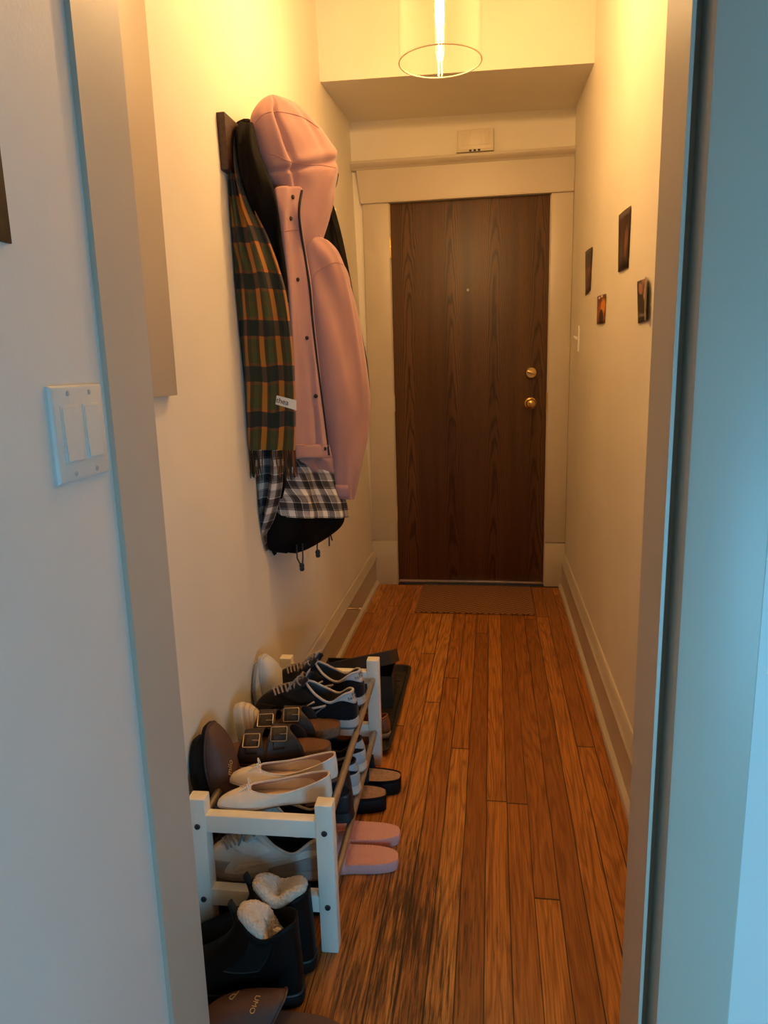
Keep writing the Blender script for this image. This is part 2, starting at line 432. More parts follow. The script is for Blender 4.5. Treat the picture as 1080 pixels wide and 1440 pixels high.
# photographers's room: right wall, back wall with a window, ceiling
mb = MB(); mb.box(1.7, 1.82, WY-.15, YN, 0, HC)
struct('wall_near_side', mb, M['nearwall'], smooth=False)
mb = MB(); mb.box(-.82, WX0, WY-.12, WY, 0, HC); mb.box(WX1, 1.72, WY-.12, WY, 0, HC); mb.box(WX0, WX1, WY-.12, WY, 0, WZ0); mb.box(WX0, WX1, WY-.12, WY, WZ1, HC)
struct('wall_near_back', mb, M['nearwall'], smooth=False)
mb = MB(); mb.box(-.82, 1.82, WY-.13, YF-.12, HC, HC+.08)
struct('ceiling_near', mb, M['ceil'], smooth=False)
mb = MB()
for a in ((WX0-.06, WX0+.03, WZ0, WZ1), (WX1-.03, WX1+.06, WZ0, WZ1), (WX0-.06, WX1+.06, WZ0-.06, WZ0+.03), (WX0-.06, WX1+.06, WZ1-.03, WZ1+.06), ((WX0+WX1)/2-.02, (WX0+WX1)/2+.02, WZ0, WZ1)):
    mb.box(a[0], a[1], WY-.06, WY+.02, a[2], a[3], .003)
win = struct('window_1', mb, mat('white_window_paint', (.8, .8, .78), .4))

# daylight: sky through that window
w = bpy.data.worlds.new('sky'); sc.world = w; w.use_nodes = True
bg = w.node_tree.nodes['Background']; bg.inputs[0].default_value = (.28, .62, 1.0, 1); bg.inputs[1].default_value = 1.0
ld = bpy.data.lights.new('window_daylight', 'AREA'); ld.shape = 'RECTANGLE'; ld.size = WX1-WX0; ld.size_y = WZ1-WZ0
ld.color = (.17, .60, 1.0); ld.energy = 24
lo = bpy.data.objects.new('window_daylight', ld); COL.objects.link(lo); lo.location = ((WX0+WX1)/2, WY-.13, (WZ0+WZ1)/2); lo.rotation_euler = (PI/2, 0, 0)

# ------------------------------------------------------------------ pendant lamp
LX, LY, RZ = -.1345, 2.22, 0
pr = atY(619, 87, LY); RZ = pr.z; LX = pr.x
def glass(name, tint=(1, 1, 1), fac=1.0):
    t = NT(name); t.t.nodes.remove(t.b)
    tr = t.n('ShaderNodeBsdfTransparent'); tr.inputs[0].default_value = (*tint, 1)
    gl = t.n('ShaderNodeBsdfGlossy'); gl.inputs['Roughness'].default_value = .03; gl.inputs[0].default_value = (1, 1, 1, 1)
    fr = t.n('ShaderNodeLayerWeight'); pw_ = t.math('MULTIPLY_ADD', t.math('POWER', fr.outputs['Facing'], 2.6), .85, .05)
    mx = t.n('ShaderNodeMixShader'); t.l(t.math('MULTIPLY', pw_, fac), mx.inputs[0]); t.l(tr.outputs[0], mx.inputs[1]); t.l(gl.outputs[0], mx.inputs[2])
    t.l(mx.outputs[0], t.out.inputs[0]); return t.m
def emit(name, c, s):
    t = NT(name); t.t.nodes.remove(t.b); e = t.n('ShaderNodeEmission'); e.inputs[0].default_value = (*c, 1); e.inputs[1].default_value = s
    t.l(e.outputs[0], t.out.inputs[0]); return t.m
lamp = thing('pendant_lamp', 'clear glass cylinder pendant lamp with a glowing filament bulb', 'lamp', (LX, LY, RZ))
R = .1215/2*2.05/1.17*1.0
R = (atY(677, 86, LY)-atY(561, 88, LY)).length/2
GH = .42
mb = MB(); g = .0022
prof = [(R, 0), (R, GH), (R*.85, GH+.012), (.03, GH+.016)]
loops = []
for r, h in prof: loops.append([(r*math.cos(2*PI*k/64), r*math.sin(2*PI*k/64), h) for k in range(64)])
mb.loft(loops, False, False)
sh = mb.build('glass_shade', glass('clear_lamp_glass', (.985, .975, .95), .9), lamp)
mb = MB(); mb.tube([(R*math.cos(2*PI*k/64), R*math.sin(2*PI*k/64), 0) for k in range(64)], .0022, 8, closed=True)
mb.build('glass_rim', mat('polished_glass_rim', (.93, .80, .55), .08, var=.02, bump=0), sh)
mb = MB(); mb.lathe([(.001, GH+.10), (.024, GH+.10), (.026, GH+.05), (.030, GH+.012), (.020, GH-.03), (.0155, GH-.055), (.001, GH-.055)], n=24)
mb.build('socket', M['brass'], lamp)
mb = MB(); mb.tube([(0, 0, GH+.10), (0, 0, HC-RZ)], .0035, 8); mb.build('cord', M['blackplastic'], lamp)
mb = MB(); mb.lathe([(.001, HC-RZ), (.06, HC-RZ), (.06, HC-RZ-.02), (.02, HC-RZ-.03), (.001, HC-RZ-.03)]); mb.build('canopy', M['brass'], lamp)
mb = MB(); mb.lathe([(.012, GH-.05), (.017, GH-.075), (.0185, GH-.12), (.0185, .075), (.016, .045), (.010, .030), (.001, .026)], n=24)
bl = mb.build('bulb', glass('bulb_glass', (1, .97, .9), .8), lamp)
mb = MB()
for k in range(4):
    a = PI/4+k*PI/2; c, s = math.cos(a), math.sin(a)
    mb.tube([(c*.0062, s*.0062, .045), (c*.0062, s*.0062, GH-.075)], .0016, 6)
mb.build('filament', emit('hot_filament', (1, .72, .34), 90), bl)
mb = MB(); mb.lathe([(.001, .085), (.009, .09), (.012, .11), (.012, GH-.09), (.001, GH-.085)], n=16)
mb.build('glowing_core', emit('glowing_bulb_core', (1, .78, .42), 38), bl)
ld = bpy.data.lights.new('bulb_light', 'POINT'); ld.energy = 35.5; ld.color = (1, .565, .21); ld.shadow_soft_size = .03
lo = bpy.data.objects.new('bulb_light', ld); COL.objects.link(lo); lo.location = (LX, LY, RZ+.34)

# ------------------------------------------------------------------ small wall things
# double rocker switch
sa = atX(63, 545, XNL); sb = atX(148, 660, XNL)
sw = thing('light_switch', 'white two-gang rocker light switch plate on near left wall', 'light switch', (XNL, (sa.y+sb.y)/2, (sa.z+sb.z)/2-.001))
w2, h2 = .0565, .0575
mb = MB()
lp = lambda k, x: [(x, -w2+k, -h2+k), (x, w2-k, -h2+k), (x, w2-k, h2-k), (x, -w2+k, h2-k)]
mb.loft([lp(0, 0), lp(0, .003), lp(.002, .0058), lp(.006, .0072)]); mb.build('plate', M['plastic'], sw, angle=20)
for yy in (-.0235, .0235):
    mb = MB(); mb.box(.0066, .0080, yy-.0185, yy+.0185, -.0345, .0345, .0006); fr_ = mb.build('rocker_frame', M['plastic'], sw, angle=25)
    mb = MB(); P = [(.0075, -.0315), (.0104, -.0315), (.0090, .0), (.0087, .0315), (.0075, .0315)]
    mb.extrude([(p[0], p[1]) for p in P], 'y', yy-.0155, yy+.0155); mb.build('rocker', M['plastic'], fr_, angle=8)
for yy in (-.0235, .0235):
    for zz in (-.048, .048):
        mb = MB(); mb.lathe([(.0012, .0085), (.0028, .0082), (.0034, .0070), (.0034, .006)], (0, yy, zz), 'x', 12); mb.build('screw', mat('painted_screw', (.5, .5, .48), .4), sw)
# toggle switch near the front door
ta = atX(812, 459, XR); tb = atX(815, 495, XR)
ts = thing('light_switch', 'small ivory toggle light switch on right wall near the front door', 'light switch', (XR, (ta.y+tb.y)/2, (ta.z+tb.z)/2))
mb = MB(); lp = lambda k, x: [(x, -.035+k, -.0575+k), (x, .035-k, -.0575+k), (x, .035-k, .0575-k), (x, -.035+k, .0575-k)]
mb.loft([lp(0, 0), lp(0, -.003), lp(.003, -.0062)]); mb.build('plate', M['plastic'], ts, angle=20)
mb = MB(); mb.extrude([(-.005, -.006), (-.024, .010), (-.023, .017), (-.005, .010)], 'y', -.005, .005); mb.build('toggle', M['plastic'], ts)
for zz in (-.030, .030):
    mb = MB(); mb.lathe([(.001, -.0075), (.003, -.007), (.0035, -.006)], (0, 0, zz), 'x', 10); mb.build('screw', M['plastic'], ts)
# panel box on the left wall
pb = thing('wall_panel_box', 'shallow taupe painted panel box high on left hall wall', 'panel box', (0, 0, 0))
bx = -.672; c0 = atX(250, 555, bx)
mb = MB(); mb.box(xl(1.8)-.01, bx-.004, 1.05, c0.y, c0.z, 2.15, .002); mb.build('box', M['trim'], pb)
mb = MB(); mb.box(bx-.005, bx, 1.055, c0.y, c0.z-.001, 2.152, .0015); mb.build('cover', M['trim'], pb)
# poster at the left edge
pc = atX(17.5, 343, XNL+.004)
mb = MB(); mb.box(XNL, XNL+.004, pc.y-.42, pc.y, pc.z, pc.z+.22, .0008)
p0 = mb.build('poster', mat('dark_brown_print', (.035, .020, .012), .5, nscale=6, var=.35), None)
tag(p0, 'dark brown poster on near left wall, above the rocker switches', 'poster')
# door chime
ca = atY(643, 184, D-.03); cb = atY(694, 212, D-.03)
ch = thing('door_chime', 'cream plastic door chime box above the door, three dark slots below', 'door chime', ((ca.x+cb.x)/2, D, cb.z))
cw, chh = (cb.x-ca.x)/2, ca.z-cb.z
mb = MB(); mb.box(-cw*.98, cw, -.036, 0, .012, chh, .003)
mb.box(-cw*.78, cw*.78, -.0385, -.035, .030, chh-.014, .002)
for k in range(-6, 7):
    if abs(k) > 2: mb.box(k*cw*.115-.002, k*cw*.115+.002, -.041, -.037, .033, chh-.018, .0008)
mb.build('cover', M['plastic'] if 0 else mat('aged_cream_plastic', (.78, .70, .56), .4, var=.03), ch)
mb = MB(); mb.box(-cw*1.05, cw*1.01, -.041, 0, 0, .013, .002); mb.build('base', mat('cream_chime_base', (.72, .64, .5), .45, var=.03), ch)
for k in range(3):
    x = (-.14+.24*k)*cw-.012
    mb = MB(); mb.tube([(x-.006, -.041, .006), (x+.006, -.041, .006)], .0042, 8); mb.build('slot', M['blackplastic'], ch)
# door stop
dsx = xl(.12)+.018; dst = atX(488, 856, dsx)
ds = thing('door_stop', 'short brass door stop on left baseboard near the door', 'door stop', (dsx, dst.y, dst.z))
mb = MB(); mb.lathe([(.001, 0), (.010, 0), (.010, .003), (.005, .006), (.0042, .008), (.0042, .056)], axis='x', n=14); mb.build('rod', M['brass'], ds)
mb = MB(); mb.lathe([(.001, .056), (.0055, .056), (.006, .062), (.005, .067), (.001, .068)], axis='x', n=14); mb.build('tip', mat('pale_rubber', (.7, .62, .5), .6), ds)

# door mat
mat_ = NT('brown_herringbone_mat'); o_ = mat_.objc()
a_ = mat_.math('PINGPONG', o_[0], .028); b_ = mat_.math('FRACT', mat_.math('MULTIPLY', mat_.math('ADD', o_[1], mat_.math('MULTIPLY', a_, 1.0)), 32.))
h_ = mat_.math('SMOOTH_MIN', b_, mat_.math('SUBTRACT', 1., b_), .1)
nz_ = mat_.noise(None, 300, 2)
mat_.col(mat_.mix(mat_.math('MULTIPLY', h_, 2., clamp=True), (.11, .046, .018), (.36, .16, .058))); mat_.rough(.9); mat_.bump(mat_.math('ADD', h_, mat_.math('MULTIPLY', nz_, .4)), .8, .006)
mq = [atZ(x, y, .008) for x, y in ((592, 822), (583, 860), (752, 862), (749, 823))]
mb = MB(); cx = sum(q.x for q in mq)/4; cy = sum(q.y for q in mq)/4
mb.box(mq[1].x-cx, mq[2].x-cx, mq[1].y-cy, min(mq[0].y, D-.035)-cy, 0, .009, .003)
dm = mb.build('door_mat', mat_.m); dm.location = (cx, cy, .0)
tag(dm, 'flat brown doormat with a herringbone weave at the front door', 'doormat')

# photo prints on the right wall
def print_mat(name, base, blobs, nz=8, amt=.5):
    t = NT(name); u = t.uv(); n = t.noise(t.vec(u[0], u[1], 0.), nz, 4, .6)
    c = t.ramp(u[1], base) if isinstance(base, list) else t.mix(0, base, base)
    c = t.mix(t.math('MULTIPLY', n, amt), c, (.01, .006, .006))
    for (cu, cv, ru, rv, colr, soft) in blobs:
        du = t.math('DIVIDE', t.math('SUBTRACT', u[0], cu), ru); dv = t.math('DIVIDE', t.math('SUBTRACT', u[1], cv), rv)
        d = t.math('ADD', t.math('MULTIPLY', du, du), t.math('MULTIPLY', dv, dv))
        d = t.math('ADD', d, t.math('MULTIPLY', t.math('SUBTRACT', n, .5), 1.0))
        k = t.math('MULTIPLY', t.math('SUBTRACT', 1., d), 1/soft, clamp=True)
        c = t.mix(k, c, colr)
    t.col(c); t.rough(.35); return t.m
def print_on_wall(quad, m, label, curl=0, name='photo_print'):
    # quad: px corners top-near, top-far, bottom-far, bottom-near
    P = [atX(x, y, XR-.003) for x, y in quad]
    mb = MB(); uvs = []; N = 12; Mm = 8
    for i in range(N+1):
        for j in range(Mm+1):
            a, b = i/N, j/Mm       # a: far -> near, b: bottom->top
            p = (P[2]*(1-a)+P[3]*a)*(1-b)+(P[1]*(1-a)+P[0]*a)*b
            p = Vector((XR-.0025-.003*math.sin(PI*a)*math.sin(b*3+1)**2-curl*max(0, a-.72)**2/.078, p.y, p.z))
            mb.v.append(tuple(p)); uvs.append((a, b))
    for i in range(N):
        for j in range(Mm):
            k = i*(Mm+1)+j; mb.f.append((k, k+1, k+Mm+2, k+Mm+1))
    o = mb.build(name, m, None, uvs=uvs, solid=.0006)
    return tag(o, label, 'photo print', None)
print_on_wall([(887, 289), (870, 303), (869, 383), (883, 376)], print_mat('print_dark_red', [(0, (.018, .009, .007)), (1, (.05, .022, .018))], [(.75, .45, .16, .30, (.22, .085, .05), .8), (.35, .6, .12, .3, (.09, .035, .025), .8), (.4, .3, .1, .2, (.10, .06, .05), .9)]), 'tall dark reddish-brown photo print, highest of those on the right wall')
print_on_wall([(833, 347), (823, 354), (823, 416), (830, 408)], print_mat('print_dusk', [(0, (.10, .035, .035)), (.35, (.09, .028, .032)), (.5, (.22, .07, .03)), (.62, (.07, .02, .022)), (.8, (.03, .02, .02)), (1, (.055, .04, .03))], [(.6, .5, .1, .12, (.35, .10, .04), .8)]), 'tall dusky red photo print with a grey top, farthest along right wall')
print_on_wall([(852, 413), (840, 417), (839, 456), (850, 454)], print_mat('print_fire', [(0, (.25, .06, .02)), (.5, (.42, .12, .02)), (1, (.12, .03, .015))], [(.75, .6, .35, .3, (.75, .26, .03), .7), (.12, .4, .1, .5, (.35, .02, .012), .4), (.6, .22, .25, .3, (.012, .008, .008), .3), (.3, .92, .1, .05, (.8, .7, .55), .3), (.6, .95, .1, .05, (.8, .7, .55), .3)], 12, .35), 'small orange and red photo print with a dark figure, on right wall')
print_on_wall([(915, 389), (896, 396), (897, 455), (914, 450)], print_mat('print_people', (.028, .022, .019), [(.28, .80, .20, .16, (.45, .22, .15), .6), (.62, .66, .16, .2, (.50, .25, .18), .6), (.5, .96, .12, .14, (.3, .14, .1), .5), (.45, .16, .45, .04, (.16, .15, .15), .3), (.70, .36, .04, .03, (.7, .6, .5), .3), (.95, .5, .17, .9, (.50, .42, .32), .3)]), 'dark photo print of two people, one edge curling off the right wall', curl=.014)

# ------------------------------------------------------------------ coat rack board with pegs
wx = lambda z: xl(z)
zb0, zb1 = 1.742, 1.882
rk = thing('coat_rack', 'dark stained wooden coat rack board with cream pegs on left wall', 'coat rack', (xl(1.81), 2.0, 1.81))
mb = MB(); yb0 = 1.942; yb1 = 3.14
mb.box(-.002, .022, yb0-2.0, yb1-2.0, zb0-1.81, zb1-1.81, .003); mb.build('board', M['darkwood'], rk)
for py in (2.17, 2.40, 2.62, 2.82, 3.01):
    mb = MB(); mb.tube([(.02, py-2, .0), (.055, py-2, .012), (.072, py-2, .030)], .0065, 10); pg = mb.build('peg', M['cream_peg'], rk)
    mb = MB(); mb.lathe([(.001, -.011), (.007, -.009), (.0115, -.003), (.0115, .003), (.007, .009), (.001, .011)], (.074, py-2, .034), 'z', 14); mb.build('peg_knob', M['cream_peg'], pg)

# ------------------------------------------------------------------ garments
def cat(vals, t):
    n = len(vals)-1; f = t*n; i = min(int(f), n-1); u = f-i
    p0 = vals[max(i-1, 0)]; p1 = vals[i]; p2 = vals[i+1]; p3 = vals[min(i+2, n)]
    return [.5*((2*b)+(c-a)*u+(2*a-5*b+4*c-d)*u*u+(3*b-a-3*c+d)*u**3) for a, b, c, d in zip(p0, p1, p2, p3)]
PN = Vector((.86, -.51, 0)).normalized(); PP = Vector((-.54, 2.22, 1.3))     # the jacket hangs facing the hall: its front plane
def atP(x, y, off=0):
    v = ray(x, y); return CC+v*(((PP+PN*off)-CC).dot(PN)/v.dot(PN))
from mathutils.bvhtree import BVHTree
def bvh(o): return BVHTree.FromPolygons([v.co for v in o.data.vertices], [tuple(p.vertices) for p in o.data.polygons])
def on(bv, x, y, lift=.001):
    v = ray(x, y).normalized(); h = bv.ray_cast(CC, v)
    return h[0]-v*lift if h[0] is not None else None
def seam(name, objs, pts, r, m, parent, n=6, steps=6, lift=.0005):
    P = []; q = [cat([Vector((*p, 0)) for p in pts], i/((len(pts)-1)*steps)) for i in range((len(pts)-1)*steps+1)]
    for x, y, _ in q:
        hs = [h for h in (on(b, x, y, lift) for b in objs) if h is not None]
        if hs: P.append(min(hs, key=lambda h: (h-CC).length))
    mb = MB(); mb.tube(P, r, n); return mb.build(name, m, parent)
def resample(rows, n):
    """even in height; monotone-ish (Catmull-Rom in row index)"""
    out = []
    for i in range(n):
        out.append(cat(rows, i/(n-1)))
    return out
def cloth_loft(name, rows, m, parent, n=70, k=72, fold=None, power=.75, cap0=True, cap1=True, minx=True, arc=None, bottom=None, plane=None):
    """rows: (pixel row, left px, right px, depth Y, half thickness): a hanging tube of cloth"""
    rs = resample(rows, n); loops = []; uvs = []; vv = 0; prev = None
    for i, (y, a, b, Y, th) in enumerate(rs):
        if plane:
            L = atP(a, y, Y); R_ = atP(b, y, Y); tn = -PN
        else:
            L = atY(a, y, Y); R_ = atY(b, y, Y); tn = Vector((0, 1, 0))
        c = (L+R_)/2; hw = (R_-L)/2
        lp = []; ul = 0; pp_ = None
        for j in range(k):
            ph = 2*PI*j/k; co, si = math.cos(ph), math.sin(ph)
            ex = math.copysign(abs(co)**power, co); ey = math.copysign(abs(si)**power, si)
            p = c+hw*ex-tn*(ey*th)
            if fold:
                dx, dy, dz = fold(i/(n-1), ph, ex, ey); p += Vector((dx, 0, dz))+tn*dy
            if bottom and i > n*.8:
                p.z += bottom(ex, ey)*(i/(n-1)-.8)/.2
            if minx:
                w_ = xl(p.z)+.004
                if p.x < w_: p.x = w_+.0*(w_-p.x)
            if pp_ is not None: ul += (p-pp_).length
            pp_ = p; lp.append(p); uvs.append((ul, vv))
        if prev is not None: vv = prev
        prev = (vv if vv else 0)+0
        loops.append(lp)
    # lengthwise uv from the front centre line
    vv = 0; q = 3*k//4
    for i in range(n):
        if i: vv += (loops[i][q]-loops[i-1][q]).length
        for j in range(k): uvs[i*k+j] = (uvs[i*k+j][0], vv)
    mb = MB(); mb.loft(loops, cap0, cap1)
    return mb.build(name, m, parent, uvs=uvs, angle=70), loops
def px_tube(name, pts, r, m, parent, n=8, **k):
    P = [atY(x, y, Y) for x, y, Y in pts]
    mb = MB(); mb.tube(P, r, n, **k); return mb.build(name, m, parent)
def fabric(name, c, rough=.8, var=.08, sheen=.06, bump=.25):
    t = NT(name); n1 = t.noise(None, 900, 2); n2 = t.noise(None, 9, 3)
    t.col(t.ramp(n2, [(.3, tuple(x*(1-var) for x in c)), (.7, tuple(min(1, x*(1+var)) for x in c))])); t.rough(rough); t.b.inputs['Specular IOR Level'].default_value = .2
    t.b.inputs['Sheen Weight'].default_value = sheen; t.b.inputs['Specular IOR Level'].default_value = .08; t.bump(n1, bump, .001); return t.m
M['pink'] = fabric('pink_rain_fabric', (.47, .255, .225), .62, .05, .3)
M['black_cloth'] = fabric('black_coat_fabric', (.0055, .0042, .0036), .7, .2, .0)
M['black_cloth2'] = fabric('soft_black_wool', (.010, .009, .0085), .85, .2, .0)

def tartan():
    t = NT('green_orange_tartan'); u = t.uv()
    n = t.noise(t.vec(u[0], u[1], 0.), 900, 2, .7)
    fu = t.math('FRACT', t.math('DIVIDE', u[0], .050)); fv = t.math('FRACT', t.math('ADD', t.math('DIVIDE', u[1], .124), .12))
    warp = t.ramp(fu, [(0, (.60, .22, .015)), (.27, (.060, .038, .012)), (.46, (.060, .085, .022)), (.74, (.055, .034, .011)), (.97, (.60, .22, .015))], 'CONSTANT')
    iso = t.math('ADD', t.math('LESS_THAN', fu, .27), t.math('GREATER_THAN', fu, .97))
    weft = t.ramp(fv, [(0, (.012, .024, .016)), (.34, (.30, .045, .012)), (.41, (.070, .060, .014)), (.60, (.13, .055, .012)), (.70, (.070, .075, .016)), (.93, (.30, .045, .012))], 'CONSTANT')
    band = t.math('LESS_THAN', fv, .34)
    c = t.mix(.30, warp, weft)
    c = t.mix(t.math('MULTIPLY', band, .93), c, t.mix(iso, (.011, .021, .015), (.055, .038, .026)))
    c = t.mix(t.math('MULTIPLY', t.math('SUBTRACT', n, .35, clamp=True), .6), c, (.01, .01, .006))
    t.col(c); t.rough(.95); t.b.inputs['Sheen Weight'].default_value = .1; t.bump(n, .5, .002); return t.m
M['tartan'] = tartan()
def plaid():
    t = NT('grey_white_plaid'); u = t.uv()
    P = .072
    fu = t.math('FRACT', t.math('DIVIDE', u[0], P)); fv = t.math('FRACT', t.math('ADD', t.math('DIVIDE', u[1], P), .35))
    st = [(0, 0.), (.28, .5), (.52, 1.), (.76, .5)]
    def lane(f):
        v = t.ramp(f, [(0, (0, 0, 0)), (.27, (.5, .5, .5)), (.30, (0, 0, 0)), (.335, (.5, .5, .5)), (.36, (1, 1, 1)), (.63, (0, 0, 0)), (.655, (.8, .8, .8)), (.68, (0, 0, 0)), (.71, (.5, .5, .5)), (.96, (1, 1, 1))], 'CONSTANT')
        sp = t.n('ShaderNodeSeparateColor'); t.l(v, sp.inputs[0]); return sp.outputs[0]
    a = t.math('MULTIPLY', t.math('ADD', lane(fu), lane(fv)), .5)
    c = t.ramp(a, [(0, (.010, .009, .009)), (.25, (.045, .038, .036)), (.5, (.20, .175, .16)), (.75, (.44, .40, .35)), (1, (.80, .73, .62))])
    t.col(c); t.rough(.9); t.bump(t.noise(t.vec(u[0], u[1], 0.), 700, 2), .3, .001); return t.m
M['plaid'] = plaid()

def nz(x, y, z=0): return mnoise.noise(Vector((x, y, z)))

# --- black coat with plaid lower part (behind scarf and pink jacket)
bc = thing('coat', 'black coat with grey and white plaid lower part, behind the scarf', 'coat', (xl(1.85)+.05, 2.08, 1.85), group=None)
def fold_bc(u, ph, ex, ey):
    f = .010*math.sin(ex*7+u*2)+.008*nz(ex*3, u*6, 1)
    return (0, f*abs(ey)*min(1, u*3), 0)
rows = [(168, 342, 352, 2.09, .008), (174, 333, 356, 2.09, .02), (187, 328, 358, 2.10, .03), (210, 327, 363, 2.10, .035), (240, 328, 374, 2.10, .038), (268, 329, 385, 2.10, .04),
        (300, 330, 391, 2.10, .04), (360, 334, 401, 2.10, .04), (440, 338, 405, 2.10, .04), (540, 340, 405, 2.10, .04), (640, 342, 404, 2.10, .045), (700, 346, 400, 2.10, .04)]
cloth_loft('coat_body', rows, M['black_cloth'], bc, fold=fold_bc)
rows = [(174, 335, 357, 2.03, .014), (190, 331, 359.5, 2.01, .022), (215, 334, 365, 1.995, .024), (240, 338, 375, 1.99, .024), (268, 345, 385, 1.99, .022), (300, 356, 392, 2.0, .020), (330, 366, 396, 2.03, .020), (365, 374, 401, 2.04, .016), (395, 382, 404, 2.05, .014), (425, 388, 405, 2.05, .010)]
cloth_loft('collar', rows, M['black_cloth'], bc, n=40, k=40, fold=lambda u, ph, ex, ey: (0, .006*math.sin(ex*5+u*9), 0))
def fold_pl(u, ph, ex, ey):
    f = .012*math.sin(ex*7+u*1.5+.6)*(.4+.6*(1-ex)/2)+.008*nz(ex*4, u*5, 4)
    return (0, f*abs(ey), 0)
rows = [(625, 384, 450, -.050, .03), (645, 384, 461, -.045, .038), (662, 384, 470, -.040, .044), (690, 384, 478, -.036, .05), (712, 385, 484, -.033, .055), (726, 387, 486, -.032, .056)]
cloth_loft('plaid_skirt', rows, M['plaid'], bc, n=50, k=120, fold=fold_pl, cap0=True, cap1=False, plane=1)[0]['label'] = 'grey and white plaid skirt of the coat'
rows = [(700, 388, 474, -.036, .036), (724, 382, 481, -.034, .046), (738, 378, 477, -.036, .046), (750, 374, 464, -.036, .042), (762, 372, 446, -.036, .036), (772, 377, 428, -.034, .025), (777, 390, 414, -.034, .012)]
cloth_loft('black_lining', rows, M['black_cloth'], bc, n=30, k=60, fold=lambda u, ph, ex, ey: (0, .008*math.sin(ex*6+1), 0), plane=1)
rows = [(610, 342, 398, 2.05, .012), (640, 343, 396, 2.04, .014), (680, 346, 394, 2.04, .02), (715, 347, 388, 2.04, .024), (742, 348, 380, 2.045, .022), (760, 350, 368, 2.05, .016), (772, 356, 372, 2.06, .010)]
cloth_loft('plaid_flap', rows, M['plaid'], bc, n=36, k=90, fold=lambda u, ph, ex, ey: (.006*math.sin(u*5), .020*math.sin(ex*6+u*2)*abs(ey), 0))[0]['label'] = 'plaid flap nearest the wall'
rows = [(735, 362, 392, 2.10, .02), (755, 360, 396, 2.10, .03), (770, 364, 394, 2.11, .028), (780, 370, 384, 2.12, .014)]
cloth_loft('hem_lining', rows, M['black_cloth'], bc, n=20, k=40)
for pts in ([(417, 766), (418, 785), (424, 797)], [(425, 764), (426, 784), (425, 797)], [(447, 754), (446, 770), (447, 780)], [(459, 745), (463, 755), (463, 768)], [(460, 744), (465, 752), (467, 760)]):
    mb = MB(); mb.tube([atP(x, y, -.004) for x, y in pts], .0024, 6); mb.build('drawcord', M['blackplastic'], bc)
for (x, y) in ((424.5, 797), (447, 778)):
    p = atP(x, y, -.004); mb = MB(); mb.lathe([(.001, .012), (.006, .011), (.0085, .004), (.007, -.002), (.008, -.008), (.006, -.013), (.001, -.014)], p, 'z', 12); mb.build('cord_toggle', M['blackplastic'], bc)

# --- second black coat farther along
bk = thing('coat', 'plain black coat hanging farthest along the rack, behind the pink jacket', 'coat', (xl(1.85)+.05, 2.8, 1.85))
rows = [(283, 456, 466, 2.8, .012), (292, 450, 470, 2.8, .03), (330, 444, 480, 2.8, .05), (380, 440, 490, 2.78, .07), (420, 438, 497, 2.76, .085), (470, 438, 508, 2.75, .09), (510, 440, 515.5, 2.74, .09), (550, 442, 519, 2.72, .09), (572, 445, 516, 2.72, .085), (600, 446, 509, 2.72, .08), (640, 448, 500, 2.72, .08)]
def fold_bk(u, ph, ex, ey): return (0, .012*math.sin(ex*6+u)*abs(ey), 0)
cloth_loft('coat_body', rows, M['black_cloth2'], bk, fold=fold_bk)
px_tube('sleeve_seam', [(466, 300, 2.76), (476, 340, 2.74), (485, 385, 2.71), (492, 420, 2.68)], .003, M['black_cloth2'], bk)

# --- pink hooded jacket
pk = thing('jacket', 'pink hooded rain jacket with dark snaps and black zip on the rack', 'jacket', (xl(1.85)+.06, 2.2, 1.85))
rows = [(344, 400, 456, -.03, .03), (360, 402, 470, -.03, .036), (385, 404, 484, -.03, .04), (420, 406, 490, -.03, .042), (480, 408, 492, -.03, .042), (560, 410, 490, -.03, .042), (620, 411, 478, -.028, .04), (640, 411, 469, -.026, .038), (650, 412, 467, -.025, .036), (662, 430, 468, -.025, .03), (668, 450, 468, -.025, .02)]
def fold_pk(u, ph, ex, ey): return (0, .008*math.sin(ex*5+u*3)*abs(ey)*u+.006*nz(ex*3, u*7, 9), 0)
jb, _ = cloth_loft('jacket_back', rows, M['pink'], pk, fold=fold_pk, plane=1)
rows = [(133.5, 379, 384.0, .0, .004), (138, 371, 397.0, .0, .016), (147, 363, 414.0, .0, .028), (158, 357, 426.0, .0, .036), (168, 355.5, 435.0, .0, .042), (190, 358, 452.0, .0, .05), (215, 364, 466.0, .0, .054), (236, 372, 470.0, .0, .055), (250, 377, 470.5, .0, .054), (268, 384, 467.5, -.002, .05), (290, 388, 464.5, -.004, .046), (315, 391, 457.5, -.008, .042), (338, 393, 450.5, -.012, .036), (350, 396, 445.5, -.016, .028)]
def fold_hd(u, ph, ex, ey):
    f = .004*nz(ex*2.5, u*5, 2)
    if ey > 0:
        f += .013*math.exp(-((ex+.42+.25*u)/.07)**2)*math.sin(min(1, u*1.15)*PI)                       # crease behind the hood's front strip
        f -= .007*math.exp(-((ex+.62+.15*u)/.10)**2)*math.sin(min(1, u*1.15)*PI)
        f += .010*math.exp(-((u-.545+.04*ex)/.022)**2)*(.4+.6*abs(ex))                                 # tuck at nape height
        f -= .006*math.exp(-((u-.50+.04*ex)/.03)**2)
        f += .004*math.sin(ex*9+u*10)*math.exp(-((u-.62)/.10)**2)
        f += .006*math.exp(-((ex-.45+.5*(u-.3))/.12)**2)*math.exp(-((u-.36)/.12)**2)
        f += .010*max(0, ex-.2)*max(0, u-.55)
    return (0, f, 0)
hd, _ = cloth_loft('hood', rows, M['pink'], pk, n=110, k=110, fold=fold_hd, power=.82, plane=1)
zl = [(425, 268), (421, 296), (424, 328), (430, 365), (436, 405), (440, 450), (446, 505), (453, 560), (458, 600), (463, 640)]
